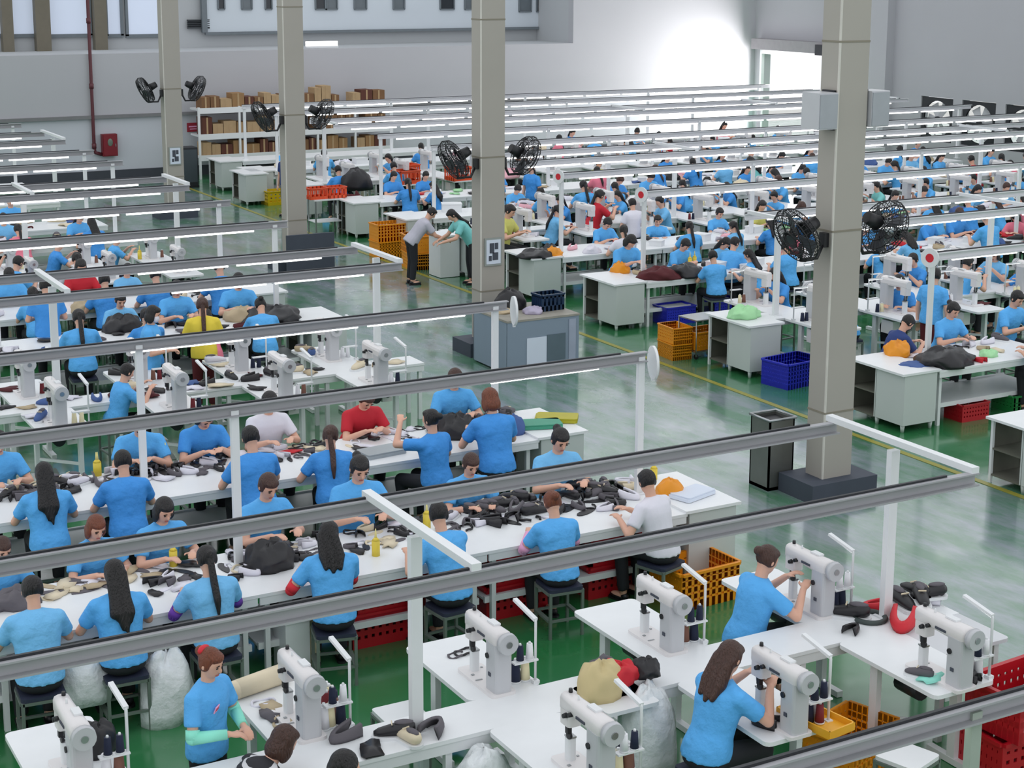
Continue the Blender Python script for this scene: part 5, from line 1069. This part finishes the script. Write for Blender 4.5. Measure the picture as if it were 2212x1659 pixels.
# far end of the aisle: cabinet, shelving with cartons, equipment
inst(CABINET, (14.5, 39.9, 0), 0, 'pale grey cabinet before the carton shelves at the end of the aisle', 'cabinet', 'end cabinets of the rows')
SX0, SX1, SY = 14.9, 20.9, 45.35
sh = thing('storage_rack', ((SX0 + SX1) / 2, SY, 0), 'long pale storage rack full of cartons along the back wall', 'rack')
for z in (.62, 1.22, 1.96): new('shelf', mb(WHITE2).box((0, 0, z), (SX1 - SX0, .8, .05)).box((0, -.4, z - .02), (SX1 - SX0, .03, .16)).mesh('shelf'), sh)
for i in range(6): new('post', mb(WHITE2).box((-3 + 1.2 * i, -.38, 1.02), (.06, .06, 2.04)).mesh('post'), sh)
for lv, (z, hmin, hmax) in enumerate(((.645, .28, .42), (1.245, .3, .52), (1.985, .25, .55))):
    x = SX0 + .1; k = 0
    while x < SX1 - .35:
        w_ = random.uniform(.22, .42); h = random.uniform(hmin, hmax)
        if random.random() < .94:
            inst(('carton', None, [P('box', mb(random.choice(CARTON)).box((0, 0, h / 2), (w_ - .02, .5, h))), P('tape', mb(CARTON[2]).box((0, -.252, h / 2), (.05, .004, h)))]), (x + w_ / 2, SY - .08, z), 0, f'brown carton on the {("lowest", "middle", "top")[lv]} shelf of the storage rack, {ordn(k)} from its aisle end', 'carton', 'cartons on the storage rack'); k += 1
        x += w_
p = wallp(418, 275, YW - .06); inst(('wall_sign', None, [P('plate', mb(mat('crimson_sign', (158, 40, 58), .5)).box((0, 0, 0), (.36, .02, .26))), P('print', mb(PINKS).box((0, -.014, .02), (.26, .006, .04)).box((0, -.014, -.05), (.2, .006, .03)))]), (p.x, YW - .02, p.z), 0, 'small crimson sign with pale print on the wall by the rack', 'sign')
inst(('machine_cabinet', None, [P('case', mb(DARKSTEEL).box((0, 0, .55), (.6, .5, 1.1))), P('door', mb(mat('dark_blue_grey', (60, 70, 76), .5)).box((0, -.255, .6), (.54, .015, .9))), P('base', mb(BLACKP).box((0, 0, .03), (.62, .52, .06)))]), (14.0, 43.6, 0), 0, 'dark equipment cabinet at the end of the aisle behind the fourth column', 'cabinet')
inst(('panel_board', None, [P('board', mb(PLINTH).box((0, 0, .4), (1.0, .06, .8))), P('foot', mb(DARKSTEEL).box((-.35, 0, .02), (.06, .4, .04))), P('foot', mb(DARKSTEEL).box((.35, 0, .02), (.06, .4, .04)))]), (12.1, 29.9, 0), 0, 'dark slate panel standing at the foot of the third column', 'panel')
# grey trolley cart with laminates near the third column
inst(('cart', None, [P('top', mb(WHITE2).box((0, 0, .8), (.7, .5, .03))), P('shelf', mb(WHITE2).box((0, 0, .3), (.66, .46, .02)))] + [('post', mb(STEEL).box((0, 0, .4), (.03, .03, .8)).mesh('post'), (x, y, 0), None, (), None) for x in (-.32, .32) for y in (-.22, .22)]), (14.3, 34.4, 0), 0, 'grey two-level cart beside the orange red baskets', 'cart')
inst(LB(BLACKL, 70, .3, .5), (15.6, 35.6, TZ), 0, 'dark hanging bundle above the orange red baskets', 'bag'); inst(LB(MAROON, 71, .3, .8), (15.1, 34.6, 0), 0, 'tall dark maroon fabric pile left of the orange red baskets', 'cloth')
crate('green', 16.9, 15.9, 0, 'green crate under the first right bench', 0); crate('red', 15.9, 15.85, 0, 'red crate under the first right bench beside the cabinet', 0, s=.8); crate('green', 17.7, 15.9, 0, 'second green crate under the first right bench', .1)
for x in (15.9, 16.9): crate('blue', x, 22.8, 0, f'dark blue crate under the second right bench, {"near its cabinet" if x < 16 else "farther along"}', 0, s=.8)
for o in [o for o in COL.objects if o.name.split('.')[0] == 'stool' and 'label' not in o]:
    y = o.location.y; wh = 'at the first left bench' if 11.5 < y < 14.4 and o.location.x < 12 else 'at the second left bench' if 14.4 <= y < 17.3 and o.location.x < 12 else 'of the first left sewing row' if y <= 11.5 else 'beyond the second left bench' if o.location.x < 12 else 'of the rows right of the aisle'
    reg(o, 'dark-seated steel stool', wh)
number_labels()
